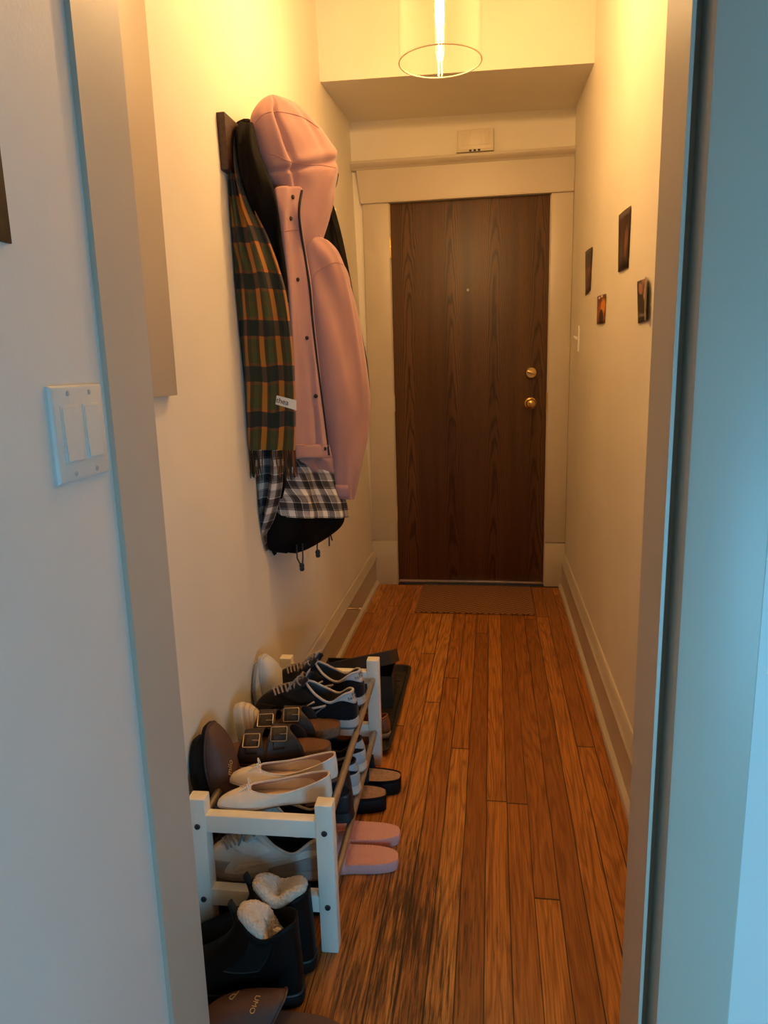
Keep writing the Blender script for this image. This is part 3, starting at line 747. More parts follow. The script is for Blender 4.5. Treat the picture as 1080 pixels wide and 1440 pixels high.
lefts = {268: 386, 296: 390, 328: 393, 365: 398, 405: 403, 450: 407, 505: 411, 560: 413, 600: 414, 640: 415}
rows = [(262, 392, 420, .046, .003)]+[(y, lefts[y], x, .048 if y < 300 else (.036 if y < 340 else .028), .006 if y < 300 else .010) for x, y in zl]
def fold_fp(u, ph, ex, ey):
    g = .012*math.exp(-((ex-.25)/.07)**2)*max(0, (u-.58)/.42)-.006*math.exp(-((ex-.42)/.08)**2)*max(0, (u-.58)/.42)     # the pocket pleat low on the panel
    return (0, .005*math.sin(ex*3+u*4)*abs(ey)+g*(1 if ey > 0 else 0)+.004*nz(ex*2, u*8, 3), 0)
fp, _ = cloth_loft('front_panel', rows, M['pink'], pk, n=90, k=80, fold=fold_fp, power=.55, plane=1)
rows = [(625, 413.5, 461, .030, .010), (628, 413, 462, .030, .0135), (641, 414, 464, .030, .0135), (644, 415, 464, .030, .010)]
hb, _ = cloth_loft('hem_band', rows, M['pink'], pk, n=16, k=48, power=.5, plane=1)
rows = [(318, 420, 426.0, -.012, .008), (326, 420, 438.0, -.010, .022), (336, 420, 454.0, -.008, .034), (350, 422, 467.0, -.006, .042), (368, 425, 476.0, -.004, .048), (395, 429, 486.0, -.002, .052), (440, 434, 498.0, 0, .055), (490, 440, 506.0, 0, .057), (540, 446, 512.5, 0, .057), (575, 452, 515.0, 0, .055), (610, 458, 512.0, 0, .052), (645, 464, 505.0, 0, .048), (672, 467, 499.0, 0, .043), (692, 470, 495.0, 0, .039), (701, 473, 493.0, 0, .035)]
def fold_sl(u, ph, ex, ey):
    f = .006*nz(ex*2, u*6, 7)
    if ey > 0:
        f += .007*math.exp(-((u-.125-.06*ex+.05*ex*ex)/.012)**2)                                        # shoulder seam
        f += .010*math.sin(14*(u*1.1-ex*.28))*math.exp(-((u-.40)/.13)**2)*math.exp(-((ex+.25)/.5)**2)       # diagonal drag folds
        f += .006*math.sin(20*(u+ex*.2))*math.exp(-((u-.72)/.10)**2)*(.6-.4*ex)
        f -= .006*math.exp(-((ex-.28)/.10)**2)*math.exp(-((u-.45)/.22)**2)
    return (0, f, 0)
sv, _ = cloth_loft('sleeve', rows, M['pink'], pk, n=110, k=90, fold=fold_sl, power=.88, plane=1)
BH, BF, BS, BB, BK = bvh(hd), bvh(fp), bvh(sv), bvh(hb), bvh(jb)
ALL = [BH, BF, BS, BB, BK]
thread = fabric('pink_seam_thread', (.46, .23, .20), .8)
seam('hood_seam', [BH], [(358, 173), (370, 161), (384, 157), (405, 159), (428, 166), (448, 180)], .0012, thread, pk)
seam('hood_seam', [BH], [(377, 216), (390, 219), (401, 225), (425, 231), (450, 232), (472, 236)], .0012, thread, pk)
seam('hood_edge_seam', [BH], [(469, 272), (466, 295), (460, 320), (454, 338)], .0012, thread, pk)
seam('collar_seam', [BF], [(394, 327), (405, 324), (420, 323)], .0012, thread, pk)
seam('shoulder_seam', [BS], [(432, 399), (444, 384), (458, 374), (472, 369), (482, 372)], .0012, thread, pk)
seam('yoke_seam', [BS], [(428, 327), (434, 325), (440, 328)], .0012, thread, pk)
seam('hem_seam', [BF, BB], [(416, 627), (440, 625), (460, 625)], .0012, thread, pk)
zt = seam('zip_tape', [BF, BB, BH, BS], [(x-.5, y) for x, y in zl], .0040, mat('black_zip', (.010, .008, .009), .6), pk, 8)
for (x, y) in ((412, 277), (409, 307), (419, 393), (432, 475), (445, 557), (457, 631)):
    p = on(BF, x, y) if y < 630 else (on(BB, x, y) or on(BF, x, y))
    mb = MB(); mb.lathe([(.001, -.003), (.0045, -.0026), (.0062, -.0008), (.0064, .004)], (0, 0, 0), 'y', 14)
    mb.v = [tuple(Matrix.Translation(p) @ Matrix.Rotation(math.atan2(PN.x, -PN.y), 4, 'Z') @ Vector(v)) for v in mb.v]
    mb.build('snap', mat('dark_snap', (.05, .04, .035), .3, metal=.8), pk)
tabp = [[(470, 682), (489, 682)], [(469, 688), (490, 689)], [(470, 695), (489, 697)], [(471, 699), (488, 700)]]
mb = MB(); rw = []
for (a_, b_) in tabp:
    row = []
    for q in range(9):
        x = a_[0]+(b_[0]-a_[0])*q/8; y = a_[1]+(b_[1]-a_[1])*q/8; h = on(BS, x, y, .003) or atP(x, y, .045); row.append(h)
    rw.append(row)
mb.loft(rw, False, False, closed=False); mb.build('cuff_tab', fabric('pink_cuff_tab', (.52, .28, .27), .7), pk, solid=.002)
mb = MB(); mb.tube([atP(473, 236, .0), atP(475.5, 246, 0), atP(473.5, 258, -.004), atP(470, 268, -.006)], .002, 6); mb.build('drawstring', M['blackplastic'], pk)

# --- tartan scarf
sf = thing('scarf', 'green and orange tartan scarf with fringe and a white label', 'scarf', (xl(1.8)+.05, 2.0, 1.8))
rows = [(196, 329, 336, 2.02, .008), (215, 326, 337, 2.01, .011), (245, 323, 342, 2.0, .015), (290, 322, 357, 1.995, .018), (340, 323, 379, 1.99, .021), (400, 325, 399, 1.985, .022), (460, 327, 409, 1.98, .022), (520, 329, 414, 1.98, .022), (580, 332, 416, 1.98, .021), (632, 337, 415, 1.98, .019)]
def fold_sf(u, ph, ex, ey):
    a = 1-.75*u
    return (0, (.020*a*math.sin(ex*8.5+.8+u*1.2)+.009*math.sin(ex*5+u*6+.5))*abs(ey)+.004*nz(ex*3, u*8, 6), .006*nz(ex*2.5, u*7, 8)*u)
so, sl = cloth_loft('scarf_cloth', rows, M['tartan'], sf, n=110, k=150, fold=fold_sf, power=.55)
mb = MB(); last = sl[-1]
for j in range(0, 150, 3):
    if random.random() < .18: continue
    p = last[j]; l_ = .075+.012*random.random()
    pts = [p, p+Vector((random.uniform(-.003, .003), random.uniform(-.003, .003), -l_*.5)), p+Vector((random.uniform(-.006, .006), random.uniform(-.004, .004), -l_))]
    mb.tube(pts, [.0016, .0022, .0012], 5)
fm = NT('fringe_yarn'); oi = fm.objc(); nn = fm.noise(fm.vec(fm.math('MULTIPLY', oi[0], 70.), 0., 0.), 1., 1)
fm.col(fm.ramp(nn, [(.36, (.02, .02, .012)), (.47, (.03, .03, .014)), (.52, (.34, .10, .03)), (.57, (.02, .02, .012)), (.66, (.20, .08, .04)), (.72, (.02, .02, .012))])); fm.rough(.95)
fr_ = mb.build('fringe', fm.m, sf); fr_['kind'] = 'stuff'; fr_['label'] = 'twisted yarn fringe'
# label
A = atY(389, 556, 1.952); B = atY(416.5, 563, 1.952); Cc = atY(387.5, 568.5, 1.952); Dd = atY(416.5, 577, 1.952)
mb = MB(); q = Vector((0, .0014, 0)); mb.loft([[A, B, Dd, Cc], [A+q, B+q, Dd+q, Cc+q]]); lb = mb.build('label_tag', fabric('white_label', (.80, .74, .62), .8), sf, smooth=False); lb['label'] = 'white woven label'
mid = (A*.68+B*.32)*.5+(Cc*.68+Dd*.32)*.5+Vector((0, -.0008, 0)); 
text_part('label_text', 'thea', .021, mat('label_ink', (.03, .02, .015), .8), lb, frame_mtx(mid, (B-A), (A-Cc)), .0003)
for r_ in (bc, bk, pk, sf): pass
def rebase(root):
    """children were built in world space: move their data so the thing's Empty is at its base"""
    L = Vector(root.location)
    def go(o):
        if o.type == 'MESH' and o.data.get('rb') is None: o.data.transform(Matrix.Translation(-L)); o.data['rb'] = 1
        for c in o.children: go(c)
    for c in root.children: go(c)
for r_ in (bc, bk, pk, sf): rebase(r_)
# ------------------------------------------------------------------ shoe rack
def leather(name, c, rough=.45, var=.15, bump=.15, nscale=60, spec=None): return mat(name, c, rough, var=var, nscale=nscale, bump=bump, spec=spec)
RA = math.atan2(-.018, .742)                      # the rack stands slightly askew
ux, uy = Vector((math.cos(0), math.sin(0), 0)), Vector((math.sin(RA), math.cos(RA), 0))
ux = Vector((math.cos(-RA), -math.sin(-RA)*-1, 0)); ux = Vector((uy.y, -uy.x, 0))
RO = Vector((-.338, 1.294, 0))                    # foot of the near post on the hall side
RW, RL, RH = .272, .735, .350
rack = thing('shoe_rack', 'low white wooden shoe rack with steel rods along the left wall', 'shoe rack', RO, (0, 0, math.atan2(ux.y, ux.x)))
# local: x to the right (hall), y along the hall
PWX, PWY = .037, .034
for yy in (0, RL):
    for xx in (0, -RW):
        mb = MB(); mb.box(xx-PWX/2, xx+PWX/2, yy-PWY/2, yy+PWY/2, 0, RH, .0025); po = mb.build('post', M['white_lacquer'], rack)
        s_ = -1 if yy == 0 else 1
        for zz in (.287, .112):
            mb = MB(); y0 = yy+s_*PWY/2
            mb.lathe([(.001, y0+s_*.0012), (.0028, y0+s_*.0012), (.0034, y0+s_*.0032), (.0056, y0+s_*.0030), (.0064, y0+s_*.001), (.0064, y0-s_*.004)], (xx, 0, zz), 'y', 16); mb.build('bolt', M['screw'], po)
    for z0, z1 in ((.272, .312), (.095, .135)):
        mb = MB(); mb.box(-RW+PWX/2-.002, -PWX/2+.002, yy-.014, yy+.012, z0, z1, .0025); mb.build('rail', M['white_lacquer'], rack)
for xx in (0, -RW):
    for zz in (.287, .112):
        mb = MB(); mb.tube([(xx, PWY/2-.002, zz), (xx, RL-PWY/2+.002, zz)], .0085, 14); mb.build('rod', M['rod'], rack)
ZT, ZL = .2962, .1212                              # where soles touch the rods

# ------------------------------------------------------------------ shoe building kit (heel at x=0, toe at +x)
class Last:
    def __init__(s, L, hw, curve=.10, p=.55, side=1):
        s.L, s.hw, s.cu, s.p, s.sd = L, hw, curve, p, side
    def c(s, f): return s.sd*s.cu*s.L*((f-.42)**2-.05)
    def out(s, u, k=1.0, grow=0, z=0):
        """u in 0..2 round the sole: 0 heel, 1 toe"""
        sg = 1
        if u > 1: u = 2-u; sg = -1
        f = (1-math.cos(PI*u))/2
        w = interp(s.hw, f)*max(0, math.sin(PI*u))**s.p
        x = f*s.L; y = sg*w*k+s.c(f)
        if grow:
            x += (f-.5)*2*grow*abs(math.cos(PI*u)); y += sg*grow*max(0, math.sin(PI*u))**.5
        return Vector((x, y, z))
NU = 72
def ring(fn): return [fn(2*i/NU) for i in range(NU)]
def fu(u): return (1-math.cos(PI*(u if u <= 1 else 2-u)))/2
def sole(name, last, layers, m, parent, topf=None):
    """layers: list of (z, grow); topf(f) adds to the z of the upper layers in proportion"""
    mb = MB(); zt = layers[-1][0]
    mb.loft([ring(lambda u: last.out(u, 1, g)+Vector((0, 0, z+(topf(fu(u))*(z/zt) if topf and zt else 0)))) for z, g in layers])
    return mb.build(name, m, parent, angle=50)
class Upper:
    def __init__(s, last, x0, x1, ow, zo, base, h1, k=(.2, .5), dz2=(0, -.02), bulge=.002, toe_pow=3, oc=None):
        s.l, s.x0, s.x1, s.ow, s.zo, s.base, s.h1, s.k, s.dz2, s.b, s.tp = last, x0, x1, ow, zo, base, h1, k, dz2, bulge, toe_pow
    def open(s, u):
        sg = 1 if u <= 1 else -1; uu = u if u <= 1 else 2-u
        f = (1-math.cos(PI*uu))/2; x = s.x0+(s.x1-s.x0)*f
        w = interp(s.ow, f)*max(0, math.sin(PI*uu))**.6
        return Vector((x, sg*w+s.l.c(x/s.l.L), interp(s.zo, f)))
    def at(s, u, v, off=0):
        u = u % 2
        if off:
            e = .012; d1 = s.at(u+e, v)-s.at(u-e, v); d2 = s.at(u, min(1, v+e))-s.at(u, max(0, v-e)); n = d1.cross(d2)
            if n.length > 1e-12: n.normalize()
            n = -n
            P = s.at(u, v); c = Vector((s.l.L*.5, 0, .03))
            if abs(u-1) > .35 or v < .5: pass
            return P+n*off
        f = fu(u); w = f**s.tp
        S = s.l.out(u); S.z = s.base(f) if callable(s.base) else s.base
        O = s.open(u); d = Vector((S.x-O.x, S.y-O.y, 0)); dl = d.length; n = d/dl if dl > 1e-6 else Vector((0, 0, 0))
        h1 = interp(s.h1, f); k = s.k[0]*(1-w)+s.k[1]*w; dz = s.dz2[0]*(1-w)+s.dz2[1]*w
        P1 = S+n*s.b+Vector((0, 0, h1)); P2 = O+n*(k*dl)+Vector((0, 0, dz))
        a = 1-v
        return a**3*S+3*a*a*v*P1+3*a*v*v*P2+v**3*O
    def shell(s, name, m, parent, nv=14, thick=.003, inner=None):
        mb = MB(); mb.loft([ring(lambda u: s.at(u, j/nv)) for j in range(nv+1)], False, False)
        return mb.build(name, m, parent, angle=80, solid=thick, inner=inner)
    def patch(s, name, u0, u1, v0, v1, m, parent, off=.0012, n=14, nv=8, thick=.0012):
        """v0, v1 (and u0,u1) may be functions of the running parameter"""
        mb = MB()
        for i in range(n+1):
            a = i/n
            for j in range(nv+1):
                b = j/nv
                uu0 = u0(b) if callable(u0) else u0; uu1 = u1(b) if callable(u1) else u1
                vv0 = v0(a) if callable(v0) else v0; vv1 = v1(a) if callable(v1) else v1
                mb.v.append(tuple(s.at(uu0+(uu1-uu0)*a, vv0+(vv1-vv0)*b, off)))
        for i in range(n):
            for j in range(nv):
                q = i*(nv+1)+j; mb.f.append((q, q+1, q+nv+2, q+nv+1))
        return mb.build(name, m, parent, angle=60, solid=thick)
    def edge(s, name, r, m, parent, flat=1):
        mb = MB(); mb.tube(ring(lambda u: s.open(u)), r, 8, closed=True); return mb.build(name, m, parent)
    def line(s, name, pts, r, m, parent, off=.0015):
        mb = MB(); mb.tube([s.at(u, v, off) for u, v in pts], r, 6); return mb.build(name, m, parent)
def insole(last, z, m, parent, x1=None, grow=-.004, name='insole'):
    mb = MB(); zz = z if callable(z) else (lambda f: z)
    mb.loft([ring(lambda u: last.out(u, 1, grow)+Vector((0, 0, zz(fu(u))-.003))), ring(lambda u: last.out(u, 1, grow)+Vector((0, 0, zz(fu(u))))), ring(lambda u: last.out(u, .5, grow)+Vector((0, 0, zz(fu(u))-.0005)))])
    return mb.build(name, m, parent, angle=60)
def place(name, label, cat_, P, ang, group=None, tilt=(0, 0)):
    o = thing(name, label, cat_, P, (tilt[0], tilt[1], math.radians(ang)), group)
    return o
FOOT = [(0, .030), (.2, .0315), (.42, .031), (.68, .0435), (.85, .040), (1, .030)]
def scaled(t, k): return [(a, b*k) for a, b in t]

# ------------------------------------------------------------------ ballet flats
M['cream_leather'] = leather('cream_leather', (.90, .77, .62), .42, .04, .08)
M['nude_lining'] = leather('nude_lining', (.58, .37, .29), .6, .06)
M['tan_sole'] = leather('tan_sole', (.16, .075, .04), .55)
def ballet(label, P, ang, side):
    r = place('ballet_flat', label, 'shoe', P, ang, 'cream ballet flats on the rack')
    la = Last(.248, [(0, .027), (.2, .029), (.42, .0285), (.68, .038), (.85, .034), (1, .022)], .09, .6, side)
    sole('sole', la, [(0, -.003), (.0035, -.0015), (.005, -.0025)], M['tan_sole'], r)
    mb = MB(); hl = [la.out(2*i/NU) for i in range(NU)]
    pts = [Vector((min(p.x, .058), p.y*.92, 0)) for p in hl]
    mb.loft([[p+Vector((0, 0, -.006)) for p in pts], [p+Vector((0, 0, .002)) for p in pts]]); mb.build('heel', M['tan_sole'], r)
    up = Upper(la, .004, .176, [(0, .022), (.3, .0275), (.7, .0305), (1, .026)], [(0, .057), (.3, .043), (.62, .032), (.85, .033), (1, .037)], .004, [(0, .03), (.5, .02), (.8, .018), (1, .020)], (.12, .48), (-.004, -.003), .002)
    sh_ = up.shell('upper', M['cream_leather'], r, thick=.0025)
    ins = insole(la, .0085, leather('cream_insole', (.72, .52, .36), .55, .05), r)
    lin = Upper(la, .0065, .1735, [(0, .0195), (.3, .025), (.7, .028), (1, .0235)], [(0, .0555), (.3, .0415), (.62, .0305), (.85, .0315), (1, .0355)], .008, [(0, .025), (.5, .018), (.8, .012), (1, .010)], (.1, .4), (-.004, -.004), -.004)
    lin.shell('lining', M['nude_lining'], r, thick=.001)
    up.edge('piping', .0014, M['cream_leather'], r)
    up.line('heel_seam', [(0.0, .02), (0.0, .5), (0.0, .98)], .0008, M['nude_lining'], r, .0006)
    b = up.open(1)+Vector((.002, 0, .002)); mb = MB()
    for sg in (1, -1):
        mb.tube([b+Vector((math.sin(t)*.003, sg*(.0+.017*math.sin(t/2)**1.0*(1 if t < PI*2 else 1)), .002+.010*math.sin(t))) for t in [k*2*PI/16 for k in range(17)]], .0014, 6)
        mb.tube([b, b+Vector((.010, sg*.006, .001)), b+Vector((.022, sg*.011, -.006))], .0014, 6)
    mb.lathe([(.001, -.003), (.003, -.002), (.003, .002), (.001, .003)], b, 'x', 8)
    mb.build('bow', M['cream_leather'], r)
    return r
HZ = ZT+.006
def heel_at(px, py, z): return atZ(px, py, z)
def aim(heel, toe):
    d = toe-heel; return math.degrees(math.atan2(d.y, d.x))
def on_rack(hx, hy, tx, ty, z=HZ):
    h = atZ(hx, hy, z); t = atZ(tx, ty, z); return h, aim(h, t)
h, a = on_rack(467, 1119, 303, 1132)
ballet('cream ballet flat with a bow, nearest shoe on the rack top', h, a, 1)
h, a = on_rack(475, 1092, 318, 1102)
ballet('cream ballet flat with a bow, second on the rack top, beside the brown buckled sandal', h, a, -1)

# ------------------------------------------------------------------ buckled sandals
M['cork'] = mat('cork_footbed', (.20, .10, .05), .8, var=.3, nscale=220, bump=.3)
M['footbed'] = mat('worn_suede_footbed', (.17, .075, .035), .6, var=.22, nscale=25, bump=.2)
M['strap'] = leather('dark_brown_strap', (.036, .022, .015), .55, .2)
M['buckle'] = mat('metal_buckle', (.62, .50, .36), .3, metal=1, var=.05, bump=0)
def footbed(last, parent, t0, rim, m_side, m_top, m_bot, name='footbed', bot=.005):
    if m_bot: sole('outsole', last, [(0, -.003), (bot, -.001)], m_bot, parent)
    tp = lambda f: t0(f) if callable(t0) else t0
    mb = MB()
    mb.loft([ring(lambda u: last.out(u, 1, -.001)+Vector((0, 0, bot))), ring(lambda u: last.out(u, 1, .0005)+Vector((0, 0, bot+.3*tp(fu(u))))),
             ring(lambda u: last.out(u, 1, .0)+Vector((0, 0, tp(fu(u))+rim-.002))), ring(lambda u: last.out(u, 1, -.0015)+Vector((0, 0, tp(fu(u))+rim)))], True, True)
    o = mb.build(name, m_side, parent, angle=60)
    mb = MB()
    mb.loft([ring(lambda u: last.out(u, 1, -.001)+Vector((0, 0, tp(fu(u))+rim+.0005))), ring(lambda u: last.out(u, .985, -.003)+Vector((0, 0, tp(fu(u))+rim+.0018))), ring(lambda u: last.out(u, .88, -.010)+Vector((0, 0, tp(fu(u))+rim*.35+.0015))), ring(lambda u: last.out(u, .5, -.022)+Vector((0, 0, tp(fu(u))+.0017))), ring(lambda u: last.out(u, .15, -.045)+Vector((0, 0, tp(fu(u))+.0017)))])
    p = mb.build('footbed_top', m_top, parent, angle=70)
    return o
def arch(last, x0, x1, z0, hgt, over=.003, n=22, m_=10, skew=0, fl0=0, fl1=0, pw=.62):
    """an arched strap across the shoe between x0 and x1"""
    L_ = []
    for j in range(m_+1):
        b = j/m_; row = []
        for i in range(n+1):
            ph = PI*i/n; x = (x0-fl0*abs(math.cos(ph))**1.5)+((x1+fl1*abs(math.cos(ph))**1.5)-(x0-fl0*abs(math.cos(ph))**1.5))*b+skew*math.cos(ph)
            f = max(.001, min(.999, x/last.L)); uu = math.acos(1-2*f)/PI; w = interp(last.hw, f)*math.sin(PI*uu)**last.p+over
            hh = (hgt(b) if callable(hgt) else hgt)
            y = last.c(f)+w*math.copysign(abs(math.cos(ph))**pw, math.cos(ph)); z = z0+(hh)*math.sin(ph)**.8
            row.append((x, y, z))
        L_.append(row)
    return L_
def strap(name, L_, m, parent, thick=.0028):
    mb = MB(); mb.loft(L_, False, False, closed=False); return mb.build(name, m, parent, angle=80, solid=-thick)
def buckle(parent, c, xa, ya, w, h, r=.0013):
    xa = Vector(xa).normalized(); ya = Vector(ya).normalized(); mb = MB(); P = []
    for sx, sy in ((1, 1), (-1, 1), (-1, -1), (1, -1)):
        for k in range(4):
            t = k/3; ang = {(1, 1): 0, (-1, 1): PI/2, (-1, -1): PI, (1, -1): 1.5*PI}[(sx, sy)]+t*PI/2
            P.append(Vector(c)+xa*(sx*(w/2-.003)+.003*math.cos(ang))+ya*(sy*(h/2-.003)+.003*math.sin(ang)))
    mb.tube(P, r, 6, closed=True); mb.tube([Vector(c)-ya*h*.05, Vector(c)+xa*w*.0-ya*h*.5], r*.8, 6)
    return mb.build('buckle', M['buckle'], parent)
def birk(label, P, ang, side):
    r = place('buckled_sandal', label, 'sandal', P, ang, 'dark brown buckled sandals on the rack')
    la = Last(.255, [(0, .034), (.2, .036), (.42, .035), (.68, .0475), (.85, .046), (1, .036)], .10, .5, side)
    footbed(la, r, lambda f: .018+.003*(1-f), .007+0*1 if 0 else .010, M['cork'], M['footbed'], mat('dark_eva_sole', (.02, .016, .013), .7))
    for (x0, x1, hz, fa, fb) in ((.098, .142, .062, .038, .012), (.163, .207, .050, .010, .012)):
        s_ = strap('strap', arch(la, x0, x1, .014, hz, .004, fl0=fa, fl1=fb), M['strap'], r)
        # strap tail lapped over the outer side, with a buckle
        L2 = arch(la, x0+.008, x1-.008, .020, hz+.001, .0065)
        L2 = [row[2:12] if side*1 > 0 else row[2:12] for row in L2]
        strap('strap_tail', L2, M['strap'], s_, .002)
        c = Vector(L2[5][5])+Vector((0, .004, .0035)); t = (Vector(L2[5][6])-Vector(L2[5][4])).normalized()
        buckle(s_, c, t, (1, 0, 0), .034, x1-x0-.006)
    return r
h, a = on_rack(466, 1062, 322, 1066, ZT)
birk('dark brown two-strap sandal with square buckles, next to the cream flats', h, a, 1)
h, a = on_rack(479, 1033, 344, 1038, ZT)
birk('dark brown two-strap sandal, between the other buckled sandal and the black trainers', h, a, -1)

# ------------------------------------------------------------------ trainers
def trainer(name, label, P, ang, side, mats, L=.282, group=None, marks=False, laces=8, tilt=(0, 0), collar=.098, floppy=0):
    r = place(name, label, 'shoe', P, ang, group, tilt)
    la = Last(L, [(0, .032), (.2, .034), (.42, .034), (.66, .0455), (.84, .044), (1, .036)], .085, .52, side)
    tz = lambda f: .031-.012*f+.004*max(0, f-.8)*5
    sole('outsole', la, [(0, -.004), (.006, .001), (.008, .0)], mats['outsole'], r)
    mb = MB(); mb.loft([ring(lambda u: la.out(u, 1, 0)+Vector((0, 0, .007))), ring(lambda u: la.out(u, 1, .004*(1-fu(u)))+Vector((0, 0, .010))), ring(lambda u: la.out(u, 1, .0025)+Vector((0, 0, .5*tz(fu(u))+.006))), ring(lambda u: la.out(u, 1, .0015)+Vector((0, 0, tz(fu(u))))), ring(lambda u: la.out(u, 1, -.004)+Vector((0, 0, tz(fu(u))+.001)))])
    mid_ = mb.build('midsole', mats['midsole'], r, angle=50)
    zc = collar
    up = Upper(la, .010, .142, [(0, .022), (.3, .029), (.7, .028), (1, .018)], [(0, zc+.004), (.12, zc), (.4, zc-.024), (.7, zc-.012), (.9, zc+.004), (1, zc+.012)], lambda f: tz(f)-.004, [(0, .04), (.5, .036), (.8, .042), (1, .046)], (.12, .50), (-.012, -.020), .003)
    up.shell('upper', mats['upper'], r, thick=.004, inner=mats['lining'])
    insole(la, .034, mats['lining'], r, name='insole')
    up.edge('collar_rim', .0034, mats['rim'], r)
    # heel counter wrapping the back
    hc = up.patch('heel_counter', -.40, .40, lambda a: .42+.40*abs(a-.5)*2, lambda a: .97, mats['heel'], r, .0016, 20, 8)
    up.patch('heel_foxing', -.46, .46, .02, lambda a: .40-.28*(abs(a-.5)*2)**3, mats['foxing'], r, .0014, 20, 6)
    # toe cap and eyestay panels
    up.patch('toe_mudguard', .70, 1.30, .0, lambda a: .30-.16*(1-abs(a-.5)*2), mats['toe'], r, .0012, 24, 6)
    for sg in (1, -1):
        u0 = .60 if sg > 0 else 1.40; u1 = .90 if sg > 0 else 1.10
        up.patch('eyestay', u0, u1, lambda a: .52+.05*a, lambda a: .90, mats.get('eyestay', mats['stay']), r, .0016, 14, 6)
        q = .40 if sg > 0 else 1.60; q2 = .64 if sg > 0 else 1.36
        up.patch('side_band', q, q2, lambda a: .50-.42*a, lambda a: .66-.40*a, mats['stay'], r, .0015, 10, 4)
    # tongue
    o = up.open(1); mb = MB(); rows_ = []
    for (dx, dz, w) in ((.040, -.020, .016), (.015, -.004, .020), (-.002, .010, .022), (-.007, .018, .022), (-.009, .024, .017)):
        rows_.append([(o.x+dx, o.y+w*math.cos(PI*i/10), o.z+dz-.012+.014*math.sin(PI*i/10)) for i in range(11)])
    mb.loft(rows_, False, False, closed=False); tg = mb.build('tongue', mats['tongue'], r, angle=80, solid=-.006)
    if marks:
        mb = MB(); c_ = Vector(rows_[3][4]); mb.box(-.011, .011, -.009, .009, -.0008, .0008, .0006)
        mtx = frame_mtx(c_+Vector((-.0015, .0015, .009)), (0, 1, -.1), (-.35, .1, 1)); mb.v = [tuple(mtx @ Vector(v)) for v in mb.v]; lbl = mb.build('tongue_label', mats['rim'], tg)
        text_part('label_mark', 'NB', .012, mats['mark'], lbl, frame_mtx(c_+Vector((-.0030, .0017, .009)), (0, -1, -.1), (-.35, .1, 1)) if 0 else mtx @ Matrix.Translation((0, 0, .001)), .0003)
    # laces zigzag
    for i in range(laces):
        v = .95-.42*i/max(1, laces-1); sp = .13+.03*i/laces
        A = up.at(1-sp, v, .003); B = up.at(1+sp, v-.02, .003); C_ = up.at(1, v, .0055)
        C_.z = max(C_.z, (A.z+B.z)/2+.006)
        mb = MB(); mb.tube([A+(A-C_)*.12-Vector((0, 0, .002)), A, (A+C_)/2+Vector((0, 0, .0028)), C_, (B+C_)/2+Vector((0, 0, .0028)), B, B+(B-C_)*.12-Vector((0, 0, .002))], .0026, 6, flat=.5); mb.build('lace', mats['lace'], r)
    kx = up.at(1, .96, .010); mb = MB()
    for sg in (1, -1):
        mb.tube([kx+Vector((.012*math.sin(t)*.6-.0, sg*(.026*math.sin(t/2)), .006+.008*math.sin(t)-.010*math.sin(t/2)**2)) for t in [k*2*PI/14 for k in range(15)]], .0024, 6)
        mb.tube([kx, kx+Vector((.012, sg*.016, .004)), kx+Vector((.024, sg*.030, -.012)), kx+Vector((.030, sg*.036, -.026))], .0024, 6)
    mb.build('lace_bow', mats['lace'], r)
    if marks:
        for sg in (1, -1):
            uc = .50 if sg > 0 else 1.50; d_ = 1 if sg > 0 else -1
            N_ = [(-.055, .18), (-.045, .74), (.030, .22), (.042, .78)]
            up.line('side_mark', [(uc+d_*p[0]*1.5, p[1]) for p in N_], .0030, mats['markn'], r, .0034)
        b0 = up.at(0, .72, .004); tx = (up.at(-.1, .72)-up.at(.1, .72)); ty = (up.at(0, .9)-up.at(0, .5))
        for sg, tt in ((1, 0), ):
            pass
        for txt, vv in (('new', .86), ('balance', .70)):
            for i, chh_ in enumerate(txt):
                uu = (.155-(i+.5)*.31/7) if len(txt) == 7 else (.066-(i+.5)*.132/3)
                pos = up.at(uu, vv, .0036); tx = up.at(uu-.02, vv)-up.at(uu+.02, vv); ty = up.at(uu, vv+.1)-up.at(uu, vv-.1)
                text_part('heel_letter', chh_, .0115, mats['mark'], hc, frame_mtx(pos, tx, ty), .0002)
    return r
def fab2(n, c, r=.75): return fabric(n, c, r, .12, .1, .3)
nb = dict(outsole=mat('grey_outsole', (.20, .18, .17), .7), midsole=mat('grey_midsole', (.50, .46, .42), .6, var=.04), upper=fab2('black_mesh', (.014, .013, .014), .8), lining=fab2('grey_lining', (.11, .10, .09)), rim=mat('pale_grey_rim', (.52, .47, .44), .7, var=.04),
          heel=mat('pale_grey_leather', (.55, .50, .46), .5, var=.04), foxing=fab2('black_suede', (.012, .012, .016), .85), toe=fab2('dark_suede', (.026, .021, .018), .9), stay=mat('silver_grey_overlay', (.20, .18, .18), .55), tongue=fab2('black_tongue', (.03, .026, .026)), lace=fab2('mauve_grey_lace', (.30, .25, .24), .8), mark=mat('black_print', (.015, .013, .013), .6), markn=mat('silver_print', (.62, .56, .52), .45), eyestay=fab2('black_suede_eyestay', (.020, .018, .017), .9))
h, a = on_rack(503, 1022, 376, 1003, ZT)
trainer('trainer', 'black and grey trainer with an N mark, next to the buckled sandals', h, a, 1, nb, .292, 'black and grey trainers on the rack', True)
h, a = on_rack(511, 992, 392, 972, ZT)
trainer('trainer', 'black and grey trainer with an N mark, farthest shoe on the rack top', h, a, -1, nb, .292, 'black and grey trainers on the rack', True)

